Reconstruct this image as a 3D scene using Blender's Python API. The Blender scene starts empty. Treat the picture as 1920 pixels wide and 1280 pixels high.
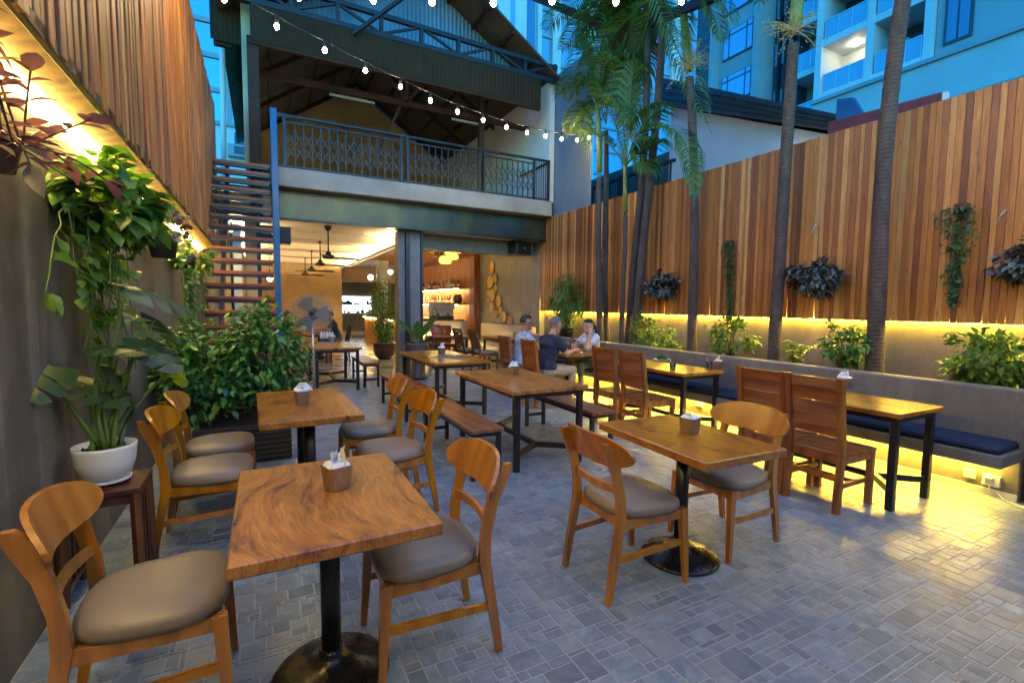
import bpy, bmesh, math, random
import numpy as np
from mathutils import Vector, Matrix, Euler
random.seed(7); rng = np.random.default_rng(7)
SC = bpy.context.scene
COL = SC.collection
PI = math.pi
# ---------------------------------------------------------------- camera, world, exposure
CAM_H, FPX = 1.5, 893.4
YAW, PITCH, ROLL = math.radians(27.655), math.radians(4.317), math.radians(-0.602)
fwd = np.array([math.sin(YAW)*math.cos(PITCH), math.cos(YAW)*math.cos(PITCH), -math.sin(PITCH)])
r0 = np.array([math.cos(YAW), -math.sin(YAW), 0.0]); d0 = np.cross(fwd, r0)
right = math.cos(ROLL)*r0 + math.sin(ROLL)*d0
down = -math.sin(ROLL)*r0 + math.cos(ROLL)*d0
cam_d = bpy.data.cameras.new('camera'); cam = bpy.data.objects.new('camera', cam_d); COL.objects.link(cam)
cam_d.sensor_width = 36; cam_d.lens = FPX/1920*36; cam_d.clip_end = 2000; cam_d.clip_start = 0.05
cam.matrix_world = Matrix(((right[0], -down[0], -fwd[0], 0), (right[1], -down[1], -fwd[1], 0), (right[2], -down[2], -fwd[2], CAM_H), (0, 0, 0, 1)))
SC.camera = cam
world = bpy.data.worlds.new('World'); SC.world = world; world.use_nodes = True
wn, wl = world.node_tree.nodes, world.node_tree.links
sky = wn.new('ShaderNodeTexSky'); sky.sky_type = 'NISHITA'; sky.sun_disc = False
sky.sun_elevation = math.radians(1.0); sky.sun_rotation = math.radians(200); sky.ozone_density = 6.0; sky.dust_density = 0.3
tint = wn.new('ShaderNodeMix'); tint.data_type = 'RGBA'; tint.blend_type = 'MULTIPLY'; tint.inputs[0].default_value = 1.0
tint.inputs[7].default_value = (0.27, 1.30, 0.98, 1)
wl.new(sky.outputs[0], tint.inputs[6]); wl.new(tint.outputs[2], wn['Background'].inputs[0])
wn['Background'].inputs[1].default_value = SKY_STRENGTH = 3.4
SUN_STRENGTH = 0.10
sun_d = bpy.data.lights.new('sun', 'SUN'); sun_d.energy = SUN_STRENGTH; sun_d.angle = math.radians(40); sun_d.color = (0.6, 0.8, 1.0)
sun = bpy.data.objects.new('sun', sun_d); COL.objects.link(sun); sun.rotation_euler = (math.radians(38), 0, math.radians(20))
SC.view_settings.view_transform = 'Standard'; SC.view_settings.look = 'None'
SC.view_settings.exposure = 0.3; SC.view_settings.gamma = 1.0; SC.view_settings.use_curve_mapping = False
SC.render.engine = 'CYCLES'
SC.cycles.use_denoising = True; SC.cycles.sample_clamp_indirect = 6.0; SC.cycles.max_bounces = 6
SC.cycles.diffuse_bounces = 4; SC.cycles.glossy_bounces = 3; SC.cycles.transmission_bounces = 5; SC.cycles.transparent_max_bounces = 8
SC.cycles.caustics_reflective = False; SC.cycles.caustics_refractive = False; SC.cycles.use_light_tree = True
BULB, LED_W, LED_I = 200.0, 150.0, 120.0

# ---------------------------------------------------------------- photo pixel -> direction; a plane the thing touches gives the distance
def ray(x, y): return ((x-960)/FPX)*right + ((y-640)/FPX)*down + fwd
def onz(x, y, z=0.0): d = ray(x, y); return np.array([0, 0, CAM_H]) + (z-CAM_H)/d[2]*d
def onx(x, y, X): d = ray(x, y); return np.array([0, 0, CAM_H]) + X/d[0]*d
def ony(x, y, Y): d = ray(x, y); return np.array([0, 0, CAM_H]) + Y/d[1]*d

# ---------------------------------------------------------------- mesh helpers
class MB:
    def __init__(s): s.v = []; s.f = []; s.m = []; s.mi = 0
    def add(s, vs, fs):
        o = len(s.v); s.v.extend([tuple(map(float, q)) for q in vs]); s.f.extend([tuple(i+o for i in g) for g in fs]); s.m.extend([s.mi]*len(fs)); return s
    def box(s, x0, x1, y0, y1, z0, z1):
        return s.add([(x0,y0,z0),(x1,y0,z0),(x1,y1,z0),(x0,y1,z0),(x0,y0,z1),(x1,y0,z1),(x1,y1,z1),(x0,y1,z1)],
                     [(3,2,1,0),(4,5,6,7),(0,1,5,4),(1,2,6,5),(2,3,7,6),(3,0,4,7)])
    def cbox(s, x0, x1, y0, y1, z0, z1, c=0.004):          # box with chamfered edges
        c = min(c, (x1-x0)*.45, (y1-y0)*.45, (z1-z0)*.45)
        vs = []; idx = {}
        for i, x in enumerate((x0, x1)):
            for j, y in enumerate((y0, y1)):
                for k, z in enumerate((z0, z1)):
                    sx, sy, sz = (1 if i == 0 else -1)*c, (1 if j == 0 else -1)*c, (1 if k == 0 else -1)*c
                    for a, q in enumerate(((x, y+sy, z+sz), (x+sx, y, z+sz), (x+sx, y+sy, z))):
                        idx[(i,j,k,a)] = len(vs); vs.append(q)
        I = idx; fs = []
        for i in (0, 1): fs.append([I[(i,j,k,0)] for j,k in ((0,0),(0,1),(1,1),(1,0))][::(1 if i == 0 else -1)])
        for j in (0, 1): fs.append([I[(i,j,k,1)] for i,k in ((0,0),(1,0),(1,1),(0,1))][::(1 if j == 0 else -1)])
        for k in (0, 1): fs.append([I[(i,j,k,2)] for i,j in ((0,0),(0,1),(1,1),(1,0))][::(1 if k == 0 else -1)])
        for j in (0, 1):
            for k in (0, 1): fs.append([I[(0,j,k,1)],I[(1,j,k,1)],I[(1,j,k,2)],I[(0,j,k,2)]][::(1 if (j+k) % 2 else -1)])
        for i in (0, 1):
            for k in (0, 1): fs.append([I[(i,0,k,0)],I[(i,1,k,0)],I[(i,1,k,2)],I[(i,0,k,2)]][::(-1 if (i+k) % 2 else 1)])
        for i in (0, 1):
            for j in (0, 1): fs.append([I[(i,j,0,0)],I[(i,j,1,0)],I[(i,j,1,1)],I[(i,j,0,1)]][::(1 if (i+j) % 2 else -1)])
        for i in (0, 1):
            for j in (0, 1):
                for k in (0, 1): fs.append([I[(i,j,k,a)] for a in range(3)][::(1 if (i+j+k) % 2 == 0 else -1)])
        return s.add(vs, fs)
    def bar(s, p, q, w, h=None, up=(0, 0, 1), w2=None, h2=None):   # rectangular bar from p to q
        h = h or w; w2 = w2 or w; h2 = h2 or h
        p = Vector(p); q = Vector(q); d = (q-p).normalized(); u = Vector(up)
        a = d.cross(u)
        if a.length < 1e-4: a = d.cross(Vector((1, 0, 0)))
        a.normalize(); b = a.cross(d).normalized()
        vs = []
        for c, ww, hh in ((p, w, h), (q, w2, h2)):
            for sa, sb in ((-1,-1),(1,-1),(1,1),(-1,1)): vs.append(c + a*sa*ww/2 + b*sb*hh/2)
        return s.add(vs, [(0,1,2,3),(7,6,5,4),(0,4,5,1),(1,5,6,2),(2,6,7,3),(3,7,4,0)])
    def tube(s, path, r, n=8, cap=True):
        path = [Vector(p) for p in path]; k = len(path)
        rs = r if isinstance(r, (list, tuple, np.ndarray)) else [r]*k
        vs = []; u = None
        for i, p in enumerate(path):
            d = (path[min(i+1, k-1)]-path[max(i-1, 0)])
            d = d.normalized() if d.length > 1e-9 else Vector((0, 0, 1))
            if u is None: u = d.orthogonal().normalized()
            else:
                u = u - d*u.dot(d); u = u.normalized() if u.length > 1e-6 else d.orthogonal().normalized()
            w = d.cross(u)
            for j in range(n):
                a = 2*PI*j/n; vs.append(p + (u*math.cos(a)+w*math.sin(a))*rs[i])
        fs = [(i*n+j, i*n+(j+1) % n, (i+1)*n+(j+1) % n, (i+1)*n+j) for i in range(k-1) for j in range(n)]
        if cap: fs += [tuple(range(n))[::-1], tuple((k-1)*n+j for j in range(n))]
        return s.add(vs, fs)
    def lathe(s, prof, n=24, c=(0, 0, 0), cap=True):        # prof: (radius, z) pairs
        vs = [(c[0]+r*math.cos(2*PI*j/n), c[1]+r*math.sin(2*PI*j/n), c[2]+z) for r, z in prof for j in range(n)]
        fs = [(i*n+j, i*n+(j+1) % n, (i+1)*n+(j+1) % n, (i+1)*n+j) for i in range(len(prof)-1) for j in range(n)]
        if cap: fs += [tuple(range(n))[::-1], tuple((len(prof)-1)*n+j for j in range(n))]
        return s.add(vs, fs)
    def ball(s, c, r, n=10, m=6):
        r = r if isinstance(r, (tuple, list)) else (r, r, r)
        vs = [(c[0], c[1], c[2]-r[2])]
        for i in range(1, m):
            t = PI*i/m
            for j in range(n): a = 2*PI*j/n; vs.append((c[0]+r[0]*math.sin(t)*math.cos(a), c[1]+r[1]*math.sin(t)*math.sin(a), c[2]-r[2]*math.cos(t)))
        vs.append((c[0], c[1], c[2]+r[2])); L = len(vs)-1
        fs = [(0, 1+(j+1) % n, 1+j) for j in range(n)]
        fs += [(1+i*n+j, 1+i*n+(j+1) % n, 1+(i+1)*n+(j+1) % n, 1+(i+1)*n+j) for i in range(m-2) for j in range(n)]
        fs += [(1+(m-2)*n+j, 1+(m-2)*n+(j+1) % n, L) for j in range(n)]
        return s.add(vs, fs)
    def prism(s, poly, axis, a, b):                         # polygon extruded along x / y / z between a and b
        P = {'x': lambda u, v, t: (t, u, v), 'y': lambda u, v, t: (u, t, v), 'z': lambda u, v, t: (u, v, t)}[axis]
        n = len(poly); vs = [P(u, v, a) for u, v in poly]+[P(u, v, b) for u, v in poly]
        return s.add(vs, [tuple(range(n))[::-1], tuple(range(n, 2*n))]+[(i, (i+1) % n, n+(i+1) % n, n+i) for i in range(n)])
    def grid(s, fn, nu, nv, thick=None):                    # surface fn(u,v)->point, u,v in 0..1 ; optional second side
        vs = [fn(i/nu, j/nv) for i in range(nu+1) for j in range(nv+1)]
        return s.add(vs, [(i*(nv+1)+j, (i+1)*(nv+1)+j, (i+1)*(nv+1)+j+1, i*(nv+1)+j+1) for i in range(nu) for j in range(nv)])
    def mesh(s, name, mats, smooth=False, fix=True):
        me = bpy.data.meshes.new(name); me.from_pydata(s.v, [], s.f)
        if fix and len(s.f) < 40000:
            bm = bmesh.new(); bm.from_mesh(me); bmesh.ops.recalc_face_normals(bm, faces=bm.faces); bm.to_mesh(me); bm.free()
        for m in (mats if isinstance(mats, (list, tuple)) else [mats]): me.materials.append(MAT(m))
        if any(s.m): me.polygons.foreach_set('material_index', s.m)
        if smooth: me.polygons.foreach_set('use_smooth', [True]*len(me.polygons))
        me.update(); return me
    def build(s, name, mats, parent=None, smooth=False, loc=None, rz=0.0, fix=True):
        return link(name, s.mesh(name, mats, smooth, fix), parent, loc, rz)
def link(name, me, parent=None, loc=None, rz=0.0):
    o = bpy.data.objects.new(name, me); COL.objects.link(o)
    if parent is not None: o.parent = parent
    if loc is not None: o.location = loc
    if rz: o.rotation_euler = (0, 0, rz)
    return o
def autosmooth(o, ang=35):
    me = o.data; bm = bmesh.new(); bm.from_mesh(me)
    for f in bm.faces: f.smooth = True
    for e in bm.edges:
        if len(e.link_faces) == 2 and e.calc_face_angle(0) > math.radians(ang): e.smooth = False
    bm.to_mesh(me); bm.free(); return o
def tag(o, label, cat, group=None, kind=None):
    o['label'] = label; o['category'] = cat
    if group: o['group'] = group
    if kind: o['kind'] = kind
    return o
def struct(o, label=None):
    o['kind'] = 'structure'
    if label: o['label'] = label
    return o
def thing(name, label, cat, loc=(0, 0, 0), rz=0.0, group=None):
    o = bpy.data.objects.new(name, None); COL.objects.link(o); o.empty_display_size = 0.1
    o.location = tuple(map(float, loc)); o.rotation_euler = (0, 0, rz)
    return tag(o, label, cat, group)
def dup(root, label, loc, rz=0.0, scale=None):
    def cp(o, par):
        c = o.copy(); COL.objects.link(c); c.parent = par
        for ch in o.children: cp(ch, c)
        return c
    r = cp(root, None); r.location = tuple(map(float, loc)); r.rotation_euler = (0, 0, rz); r['label'] = label
    if scale: r.scale = scale
    return r

# ---------------------------------------------------------------- materials
_M = {}; _DEF = {}
def MAT(n):
    if n not in _M:
        m = bpy.data.materials.new(n); m.use_nodes = True; _M[n] = m
        _DEF[n](m, NT(m))
    return _M[n]
class NT:
    def __init__(s, m): s.t = m.node_tree; s.n = s.t.nodes; s.l = s.t.links; s.b = s.n['Principled BSDF']; s.out = s.n['Material Output']
    def new(s, t, **k):
        q = s.n.new(t)
        for a, b in k.items(): setattr(q, a, b)
        return q
    def put(s, sock, v):
        if isinstance(v, bpy.types.NodeSocket): s.l.new(v, sock)
        elif isinstance(v, (tuple, list)) and len(v) == 3 and len(getattr(sock, 'default_value', (0,)*3)) == 4: sock.default_value = (*v, 1)
        else: sock.default_value = v
    def coord(s, kind='Object', scale=(1, 1, 1), rand=0.0, rot=(0, 0, 0)):
        c = s.new('ShaderNodeTexCoord'); m = s.new('ShaderNodeMapping'); m.inputs['Scale'].default_value = scale; m.inputs['Rotation'].default_value = rot
        src = c.outputs[kind]
        if rand:
            oi = s.new('ShaderNodeObjectInfo'); v = s.new('ShaderNodeVectorMath', operation='SCALE')
            cb = s.new('ShaderNodeCombineXYZ'); mu = s.math('MULTIPLY', oi.outputs['Random'], 7.31); mu2 = s.math('FRACT', s.math('MULTIPLY', oi.outputs['Random'], 91.7))
            s.l.new(oi.outputs['Random'], cb.inputs[0]); s.l.new(mu, cb.inputs[1]); s.l.new(mu2, cb.inputs[2])
            s.l.new(cb.outputs[0], v.inputs[0]); v.inputs['Scale'].default_value = rand
            ad = s.new('ShaderNodeVectorMath', operation='ADD'); s.l.new(src, ad.inputs[0]); s.l.new(v.outputs[0], ad.inputs[1]); src = ad.outputs[0]
        s.l.new(src, m.inputs[0]); return m.outputs[0]
    def math(s, op, a, b=0.0, c=None):
        q = s.new('ShaderNodeMath', operation=op); s.put(q.inputs[0], a); s.put(q.inputs[1], b)
        if c is not None: s.put(q.inputs[2], c)
        return q.outputs[0]
    def noise(s, vec, scale=5, detail=4, rough=.55, dist=0.0):
        q = s.new('ShaderNodeTexNoise'); s.l.new(vec, q.inputs['Vector']); q.inputs['Scale'].default_value = scale
        q.inputs['Detail'].default_value = detail; q.inputs['Roughness'].default_value = rough; q.inputs['Distortion'].default_value = dist; return q.outputs[0]
    def ramp(s, f, stops):
        q = s.new('ShaderNodeValToRGB'); s.l.new(f, q.inputs[0]); e = q.color_ramp.elements
        while len(e) < len(stops): e.new(0.5)
        for i, (p, c) in enumerate(stops): e[i].position = p; e[i].color = (*c, 1) if len(c) == 3 else c
        return q.outputs[0]
    def mix(s, f, a, b, mode='MIX'):
        q = s.new('ShaderNodeMix', data_type='RGBA', blend_type=mode); s.put(q.inputs[0], f); s.put(q.inputs[6], a); s.put(q.inputs[7], b); return q.outputs[2]
    def hsv(s, col, h=.5, sa=1., v=1.):
        q = s.new('ShaderNodeHueSaturation'); s.put(q.inputs['Color'], col); s.put(q.inputs['Hue'], h); s.put(q.inputs['Saturation'], sa); s.put(q.inputs['Value'], v); return q.outputs[0]
    def rand(s, lo, hi, seed=1.0):
        oi = s.new('ShaderNodeObjectInfo'); fr = s.math('FRACT', s.math('MULTIPLY', oi.outputs['Random'], seed)); return s.math('MULTIPLY_ADD', fr, hi-lo, lo)
    def bump(s, h, strength=.2, dist=.01):
        q = s.new('ShaderNodeBump'); s.l.new(h, q.inputs['Height']); q.inputs['Strength'].default_value = strength; q.inputs['Distance'].default_value = dist
        s.l.new(q.outputs[0], s.b.inputs['Normal'])
    def set(s, **k):
        nm = {'col': 'Base Color', 'rough': 'Roughness', 'metal': 'Metallic', 'spec': 'Specular IOR Level', 'coat': 'Coat Weight', 'trans': 'Transmission Weight',
              'ecol': 'Emission Color', 'estr': 'Emission Strength', 'alpha': 'Alpha', 'ior': 'IOR', 'crough': 'Coat Roughness', 'sheen': 'Sheen Weight'}
        for a, v in k.items(): s.put(s.b.inputs[nm[a]], v)
def defmat(name):
    def deco(fn): _DEF[name] = fn; return fn
    return deco
def plain(name, col, rough=.5, metal=0., var=.12, scale=6, bump=0., **k):
    def fn(m, t):
        v = t.coord('Object', rand=3.); f = t.noise(v, scale, 5, .6)
        lo = tuple(c*(1-var) for c in col); hi = tuple(min(1, c*(1+var)) for c in col)
        t.set(col=t.ramp(f, [(.3, lo), (.7, hi)]), rough=t.math('MULTIPLY_ADD', f, .18, rough-.09), metal=metal, **k)
        if bump: t.bump(t.noise(v, scale*6, 4), bump, .004)
    _DEF[name] = fn
def emit(name, col, strength):
    def fn(m, t): t.set(col=(0.8, 0.8, 0.8), ecol=col, estr=strength)
    _DEF[name] = fn
def wood(name, dark, mid, light, rough=.35, axis=0, scale=1.0, vary=.12, swirl=2.0, coat=.0, huevar=0.015):
    def fn(m, t):
        st = [9*scale]*3; st[axis] = 1.1*scale
        v = t.coord('Object', tuple(st), rand=9.)
        n1 = t.noise(v, 1.0, 3, .55, swirl)
        w = t.new('ShaderNodeTexWave', wave_type='BANDS', bands_direction='DIAGONAL'); t.l.new(v, w.inputs['Vector'])
        w.inputs['Scale'].default_value = .55; w.inputs['Distortion'].default_value = 9.; w.inputs['Detail'].default_value = 3.; w.inputs['Detail Scale'].default_value = .6
        f = t.math('ADD', t.math('MULTIPLY', n1, .62), t.math('MULTIPLY', w.outputs['Fac'], .38))
        c = t.ramp(f, [(.25, dark), (.5, mid), (.78, light)])
        st2 = [90*scale]*3; st2[axis] = 3*scale
        g = t.noise(t.coord('Object', tuple(st2), rand=5.), 1.0, 3, .6)
        c = t.mix(.35, c, t.ramp(g, [(.35, tuple(x*.6 for x in dark)), (.65, light)]), 'OVERLAY')
        c = t.hsv(c, t.rand(.5-huevar, .5+huevar, 13.7), t.rand(.92, 1.08, 5.3), t.rand(1-vary, 1+vary, 29.1))
        t.set(col=c, rough=t.math('MULTIPLY_ADD', g, .2, rough-.08), coat=coat, crough=.15)
        t.bump(g, .12, .002)
    _DEF[name] = fn
# ---------------------------------------------------------------- material list
@defmat('tabletop')                                         # lacquered slab with swirling dark figure
def _(m, t):
    v = t.coord('Object', (1, 1, 1), rand=11.)
    warp = t.new('ShaderNodeTexNoise'); t.l.new(v, warp.inputs['Vector']); warp.inputs['Scale'].default_value = 1.6; warp.inputs['Detail'].default_value = 1.5
    off = t.new('ShaderNodeVectorMath', operation='SCALE'); t.l.new(warp.outputs['Color'], off.inputs[0]); off.inputs['Scale'].default_value = .42
    ad = t.new('ShaderNodeVectorMath', operation='ADD'); t.l.new(v, ad.inputs[0]); t.l.new(off.outputs[0], ad.inputs[1])
    mp = t.new('ShaderNodeMapping'); t.l.new(ad.outputs[0], mp.inputs[0]); mp.inputs['Scale'].default_value = (9.5, 1.7, 4.0)
    w = t.noise(mp.outputs[0], 1.0, 8, .55, 1.0)
    w2 = t.noise(mp.outputs[0], 3.1, 8, .6, .6)
    f = t.math('ADD', t.math('MULTIPLY', w, .7), t.math('MULTIPLY', w2, .3))
    c = t.ramp(f, [(.30, (.045, .016, .006)), (.39, (.15, .056, .014)), (.46, (.33, .140, .020)), (.56, (.44, .205, .030)), (.68, (.48, .235, .038)), (.78, (.27, .105, .024))])
    mg = t.new('ShaderNodeMapping'); t.l.new(ad.outputs[0], mg.inputs[0]); mg.inputs['Scale'].default_value = (120, 7, 40)
    g = t.noise(mg.outputs[0], 1., 3, .6)
    c = t.mix(.45, c, t.ramp(g, [(.35, (.15, .06, .02)), (.65, (.7, .5, .3))]), 'OVERLAY')
    c = t.hsv(c, .5, t.rand(.95, 1.05, 3.3), t.rand(.85, 1.1, 7.7))
    sm = t.noise(v, 7, 4, .6)
    t.set(col=c, rough=t.math('MULTIPLY_ADD', sm, .22, .20), coat=.25, crough=.18); t.bump(g, .05, .001)
wood('honey_wood', (.34, .135, .008), (.43, .185, .011), (.51, .235, .017), rough=.30, axis=2, scale=1.0, vary=.06, coat=.3, swirl=.8, huevar=.004)
wood('teak_wood', (.20, .070, .017), (.31, .118, .028), (.41, .17, .044), rough=.36, axis=2, vary=.06, coat=.15, huevar=.006)
wood('teak_across', (.19, .066, .016), (.30, .112, .027), (.39, .16, .042), rough=.36, axis=1, vary=.07, coat=.15, huevar=.005)
wood('bench_wood', (.20, .068, .026), (.30, .11, .042), (.40, .165, .065), rough=.33, axis=1, vary=.12, coat=.15)
wood('dark_wood', (.045, .016, .009), (.085, .03, .015), (.14, .052, .026), rough=.42, axis=2, vary=.12)
wood('stair_wood', (.18, .062, .016), (.28, .10, .026), (.38, .15, .045), rough=.45, axis=0, vary=.15)
wood('panel_wood', (.32, .16, .06), (.46, .25, .10), (.58, .34, .15), rough=.4, axis=2, vary=.08)
@defmat('fence_wood')                                       # every plank draws its own tone
def _(m, t):
    v = t.coord('Object', (14, 14, 1.3), rand=23.)
    f = t.noise(v, 1.0, 4, .55, 1.6)
    base = t.ramp(t.rand(0, 1, 17.3), [(0, (.17, .060, .013)), (.2, (.28, .105, .022)), (.45, (.42, .17, .035)), (.75, (.52, .235, .050)), (.9, (.62, .32, .085)), (1, (.72, .44, .16))])
    c = t.mix(t.math('MULTIPLY_ADD', f, .9, -.1), t.hsv(base, .49, 1.05, .62), t.hsv(base, .505, .95, 1.22))
    g = t.noise(t.coord('Object', (160, 160, 3.5), rand=7.), 1., 3, .6)
    c = t.mix(.35, c, t.ramp(g, [(.35, (.2, .1, .05)), (.65, (.75, .6, .45))]), 'OVERLAY')
    vk = t.new('ShaderNodeTexVoronoi'); t.l.new(t.coord('Object', (16, 16, 2.1), rand=31.), vk.inputs['Vector']); vk.inputs['Scale'].default_value = 1.0
    c = t.mix(t.ramp(vk.outputs['Distance'], [(.05, (.75,)*3), (.12, (0,)*3)]), c, (.05, .018, .008))
    geo = t.new('ShaderNodeNewGeometry'); mpp = t.new('ShaderNodeMapping'); t.l.new(geo.outputs['Position'], mpp.inputs[0]); mpp.inputs['Scale'].default_value = (1, 1.6, .45)
    c = t.hsv(c, .5, 1., t.math('MULTIPLY_ADD', t.noise(mpp.outputs[0], 1.3, 5, .62, .6), .8, .62))
    t.set(col=c, rough=t.math('MULTIPLY_ADD', g, .2, .42)); t.bump(g, .25, .003)
wood('screen_wood', (.26, .11, .03), (.42, .19, .05), (.58, .30, .09), rough=.4, axis=2, vary=.28, huevar=.012)  # lighter golden tone stands in for warm light on the screen
@defmat('stone_tile')
def _(m, t):
    v = t.coord('Object', (1, 1, 1), rand=17.)
    geo = t.new('ShaderNodeNewGeometry')
    f = t.noise(v, 9, 6, .65, .6); h = t.noise(v, 60, 4, .6)
    rv = t.math('FRACT', t.math('ADD', geo.outputs['Random Per Island'], t.rand(0, 1, 3.7)))
    c = t.ramp(f, [(.25, (.092, .134, .180)), (.5, (.148, .205, .265)), (.62, (.195, .260, .325)), (.8, (.28, .355, .43))])
    big = t.noise(geo.outputs['Position'], .9, 5, .62, .5)
    c = t.hsv(c, .5, 1., t.math('MULTIPLY', t.math('MULTIPLY_ADD', rv, .5, .76), t.math('MULTIPLY_ADD', big, .9, .55)))
    c = t.mix(t.math('MULTIPLY', t.math('GREATER_THAN', rv, .80), .35), c, (.19, .175, .155))
    t.set(col=c, rough=t.math('ADD', t.math('MULTIPLY_ADD', f, .22, .16), t.math('MULTIPLY', big, .25)), spec=.5)
    t.bump(t.math('ADD', t.math('MULTIPLY', f, 1.0), t.math('MULTIPLY', h, .25)), .18, .005)
@defmat('grout')
def _(m, t):
    v = t.coord('Object'); f = t.noise(v, 3, 5, .6); g = t.noise(v, 90, 3, .6)
    t.set(col=t.mix(.4, t.ramp(f, [(.3, (.25, .27, .285)), (.7, (.40, .42, .43))]), t.ramp(g, [(.3, (.15,)*3), (.7, (.4,)*3)])), rough=.7)
@defmat('concrete')
def _(m, t):
    v = t.coord('Object'); a = t.noise(v, .9, 6, .62, .4); b = t.noise(t.coord('Object', (3, 3, .7)), 1.6, 6, .65, 1.0); c = t.noise(v, 40, 4, .6)
    f = t.math('ADD', t.math('MULTIPLY', a, .55), t.math('MULTIPLY', b, .45))
    col = t.ramp(f, [(.30, (.115, .108, .098)), (.47, (.19, .178, .160)), (.58, (.25, .236, .212)), (.74, (.36, .335, .30))])
    col = t.mix(.25, col, t.ramp(c, [(.3, (.1,)*3), (.7, (.5,)*3)]), 'OVERLAY')
    pit = t.new('ShaderNodeTexVoronoi'); t.l.new(v, pit.inputs['Vector']); pit.inputs['Scale'].default_value = 24
    col = t.mix(t.ramp(pit.outputs['Distance'], [(.05, (.6,)*3), (.10, (0,)*3)]), col, (.07, .065, .06))
    t.set(col=col, rough=t.math('MULTIPLY_ADD', b, .35, .42)); t.bump(t.math('ADD', f, t.math('MULTIPLY', c, .2)), .25, .01)
@defmat('streaked_concrete')                                # trowelled wall with soft vertical streaks
def _(m, t):
    v = t.coord('Object'); a = t.noise(v, .8, 6, .62, .5); b = t.noise(t.coord('Object', (5, 3.2, .45)), 1.1, 7, .66, .9); c = t.noise(v, 45, 4, .6)
    f = t.math('ADD', t.math('MULTIPLY', a, .5), t.math('MULTIPLY', b, .5))
    col = t.ramp(f, [(.34, (.045, .040, .034)), (.45, (.10, .088, .073)), (.54, (.18, .16, .132)), (.66, (.36, .32, .27))])
    col = t.mix(.25, col, t.ramp(c, [(.3, (.1,)*3), (.7, (.5,)*3)]), 'OVERLAY')
    t.set(col=col, rough=t.math('MULTIPLY_ADD', b, .4, .33)); t.bump(t.math('ADD', f, t.math('MULTIPLY', c, .15)), .2, .01)
plain('polished_floor', (.30, .27, .23), .28, var=.25, scale=1.4)
plain('ground_soil', (.10, .095, .085), .9, var=.3, scale=.4)
plain('soil', (.022, .014, .010), .95, var=.5, scale=40, bump=.8)
plain('black_steel', (.010, .010, .012), .38, var=.3, metal=.0)
plain('cast_iron', (.016, .013, .011), .28, var=.5, scale=14, metal=.3, bump=.15)
plain('dark_steel', (.035, .04, .045), .40, var=.3, metal=.4)
plain('rail_paint', (.011, .012, .013), .42, var=.25)
plain('brown_steel', (.05, .026, .014), .7, spec=.2, var=.35, scale=3)
plain('truss_paint', (.010, .013, .015), .6, var=.3)
plain('vinyl', (.215, .168, .12), .40, var=.05, scale=9, bump=.05)
plain('beige_vinyl', (.42, .34, .25), .45, var=.06)
plain('red_vinyl', (.20, .035, .018), .35, var=.12)
plain('navy_fabric', (.004, .018, .055), .75, var=.2, scale=30, bump=.15)
plain('blue_paint', (.008, .10, .25), .35, var=.08)
plain('white_ceramic', (.74, .72, .66), .3, var=.03)
plain('white_paint', (.74, .73, .70), .55, var=.05, scale=1.5)
plain('cream_paint', (.70, .60, .44), .6, var=.05, scale=1.2)
plain('ceiling_paint', (.78, .72, .62), .6, var=.03, scale=1.)
plain('tan_wall', (.42, .32, .19), .6, var=.16, scale=1.4)
plain('upper_wall', (.55, .44, .24), .75, var=.2, scale=1.)
plain('roof_underside', (.085, .06, .035), .7, var=.35, scale=2)
plain('bronze_metal', (.36, .28, .19), .36, var=.12, metal=.85, scale=20)
plain('paper', (.82, .82, .82), .8, var=.03)
plain('placemat', (.16, .15, .15), .7, var=.2, scale=60)
plain('plastic_black', (.012, .012, .013), .45, var=.3)
plain('plastic_white', (.75, .74, .70), .35, var=.04)
plain('terracotta', (.16, .055, .032), .55, var=.25, scale=10)
plain('brown_ceramic', (.06, .032, .02), .32, var=.3, scale=8)
plain('grey_ceramic', (.055, .055, .06), .38, var=.3, scale=8)
plain('wicker', (.018, .016, .015), .6, var=.4, scale=30, bump=.5)
plain('stainless', (.55, .52, .48), .3, var=.08, metal=.9)
plain('rattan', (.52, .33, .12), .55, var=.25, scale=25, bump=.3)
plain('aluminium', (.6, .62, .64), .35, var=.08, metal=.8)
plain('skin', (.42, .20, .11), .5, var=.08, scale=20)
plain('skin_light', (.60, .33, .19), .5, var=.08, scale=20)
plain('hair_black', (.010, .008, .008), .42, var=.4, scale=60, bump=.5)
plain('hair_grey', (.13, .12, .115), .5, var=.5, scale=90, bump=.5)
plain('navy_shirt', (.022, .030, .052), .85, var=.25, scale=12, bump=.2)
plain('khaki', (.42, .34, .23), .85, var=.12, scale=12, bump=.2)
plain('white_shirt', (.62, .66, .72), .85, var=.06, scale=10, bump=.2)
plain('denim', (.13, .16, .20), .85, var=.2, scale=20, bump=.2)
plain('olive_cloth', (.14, .13, .075), .85, var=.2, scale=14, bump=.2)
plain('shoe', (.03, .025, .022), .5, var=.2)
plain('lip', (.28, .09, .07), .5, var=.05)
plain('eye_dark', (.01, .008, .007), .2, var=.05)
@defmat('striped_shirt')
def _(m, t):
    v = t.coord('Object'); w = t.new('ShaderNodeTexWave', wave_type='BANDS', bands_direction='Z'); t.l.new(v, w.inputs['Vector']); w.inputs['Scale'].default_value = 14; w.inputs['Distortion'].default_value = .6
    t.set(col=t.ramp(w.outputs['Fac'], [(.42, (.60, .66, .74)), (.55, (.30, .38, .50))]), rough=.85)
@defmat('corrugated_blue')
def _(m, t):
    f = t.noise(t.coord('Object', (1, 1, .3)), 2.2, 5, .6)
    t.set(col=t.ramp(f, [(.3, (.11, .145, .18)), (.7, (.17, .21, .25))]), rough=.5, metal=.2)
plain('corrugated_dark', (.038, .026, .013), .85, var=.25, scale=2, spec=.15)
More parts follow.
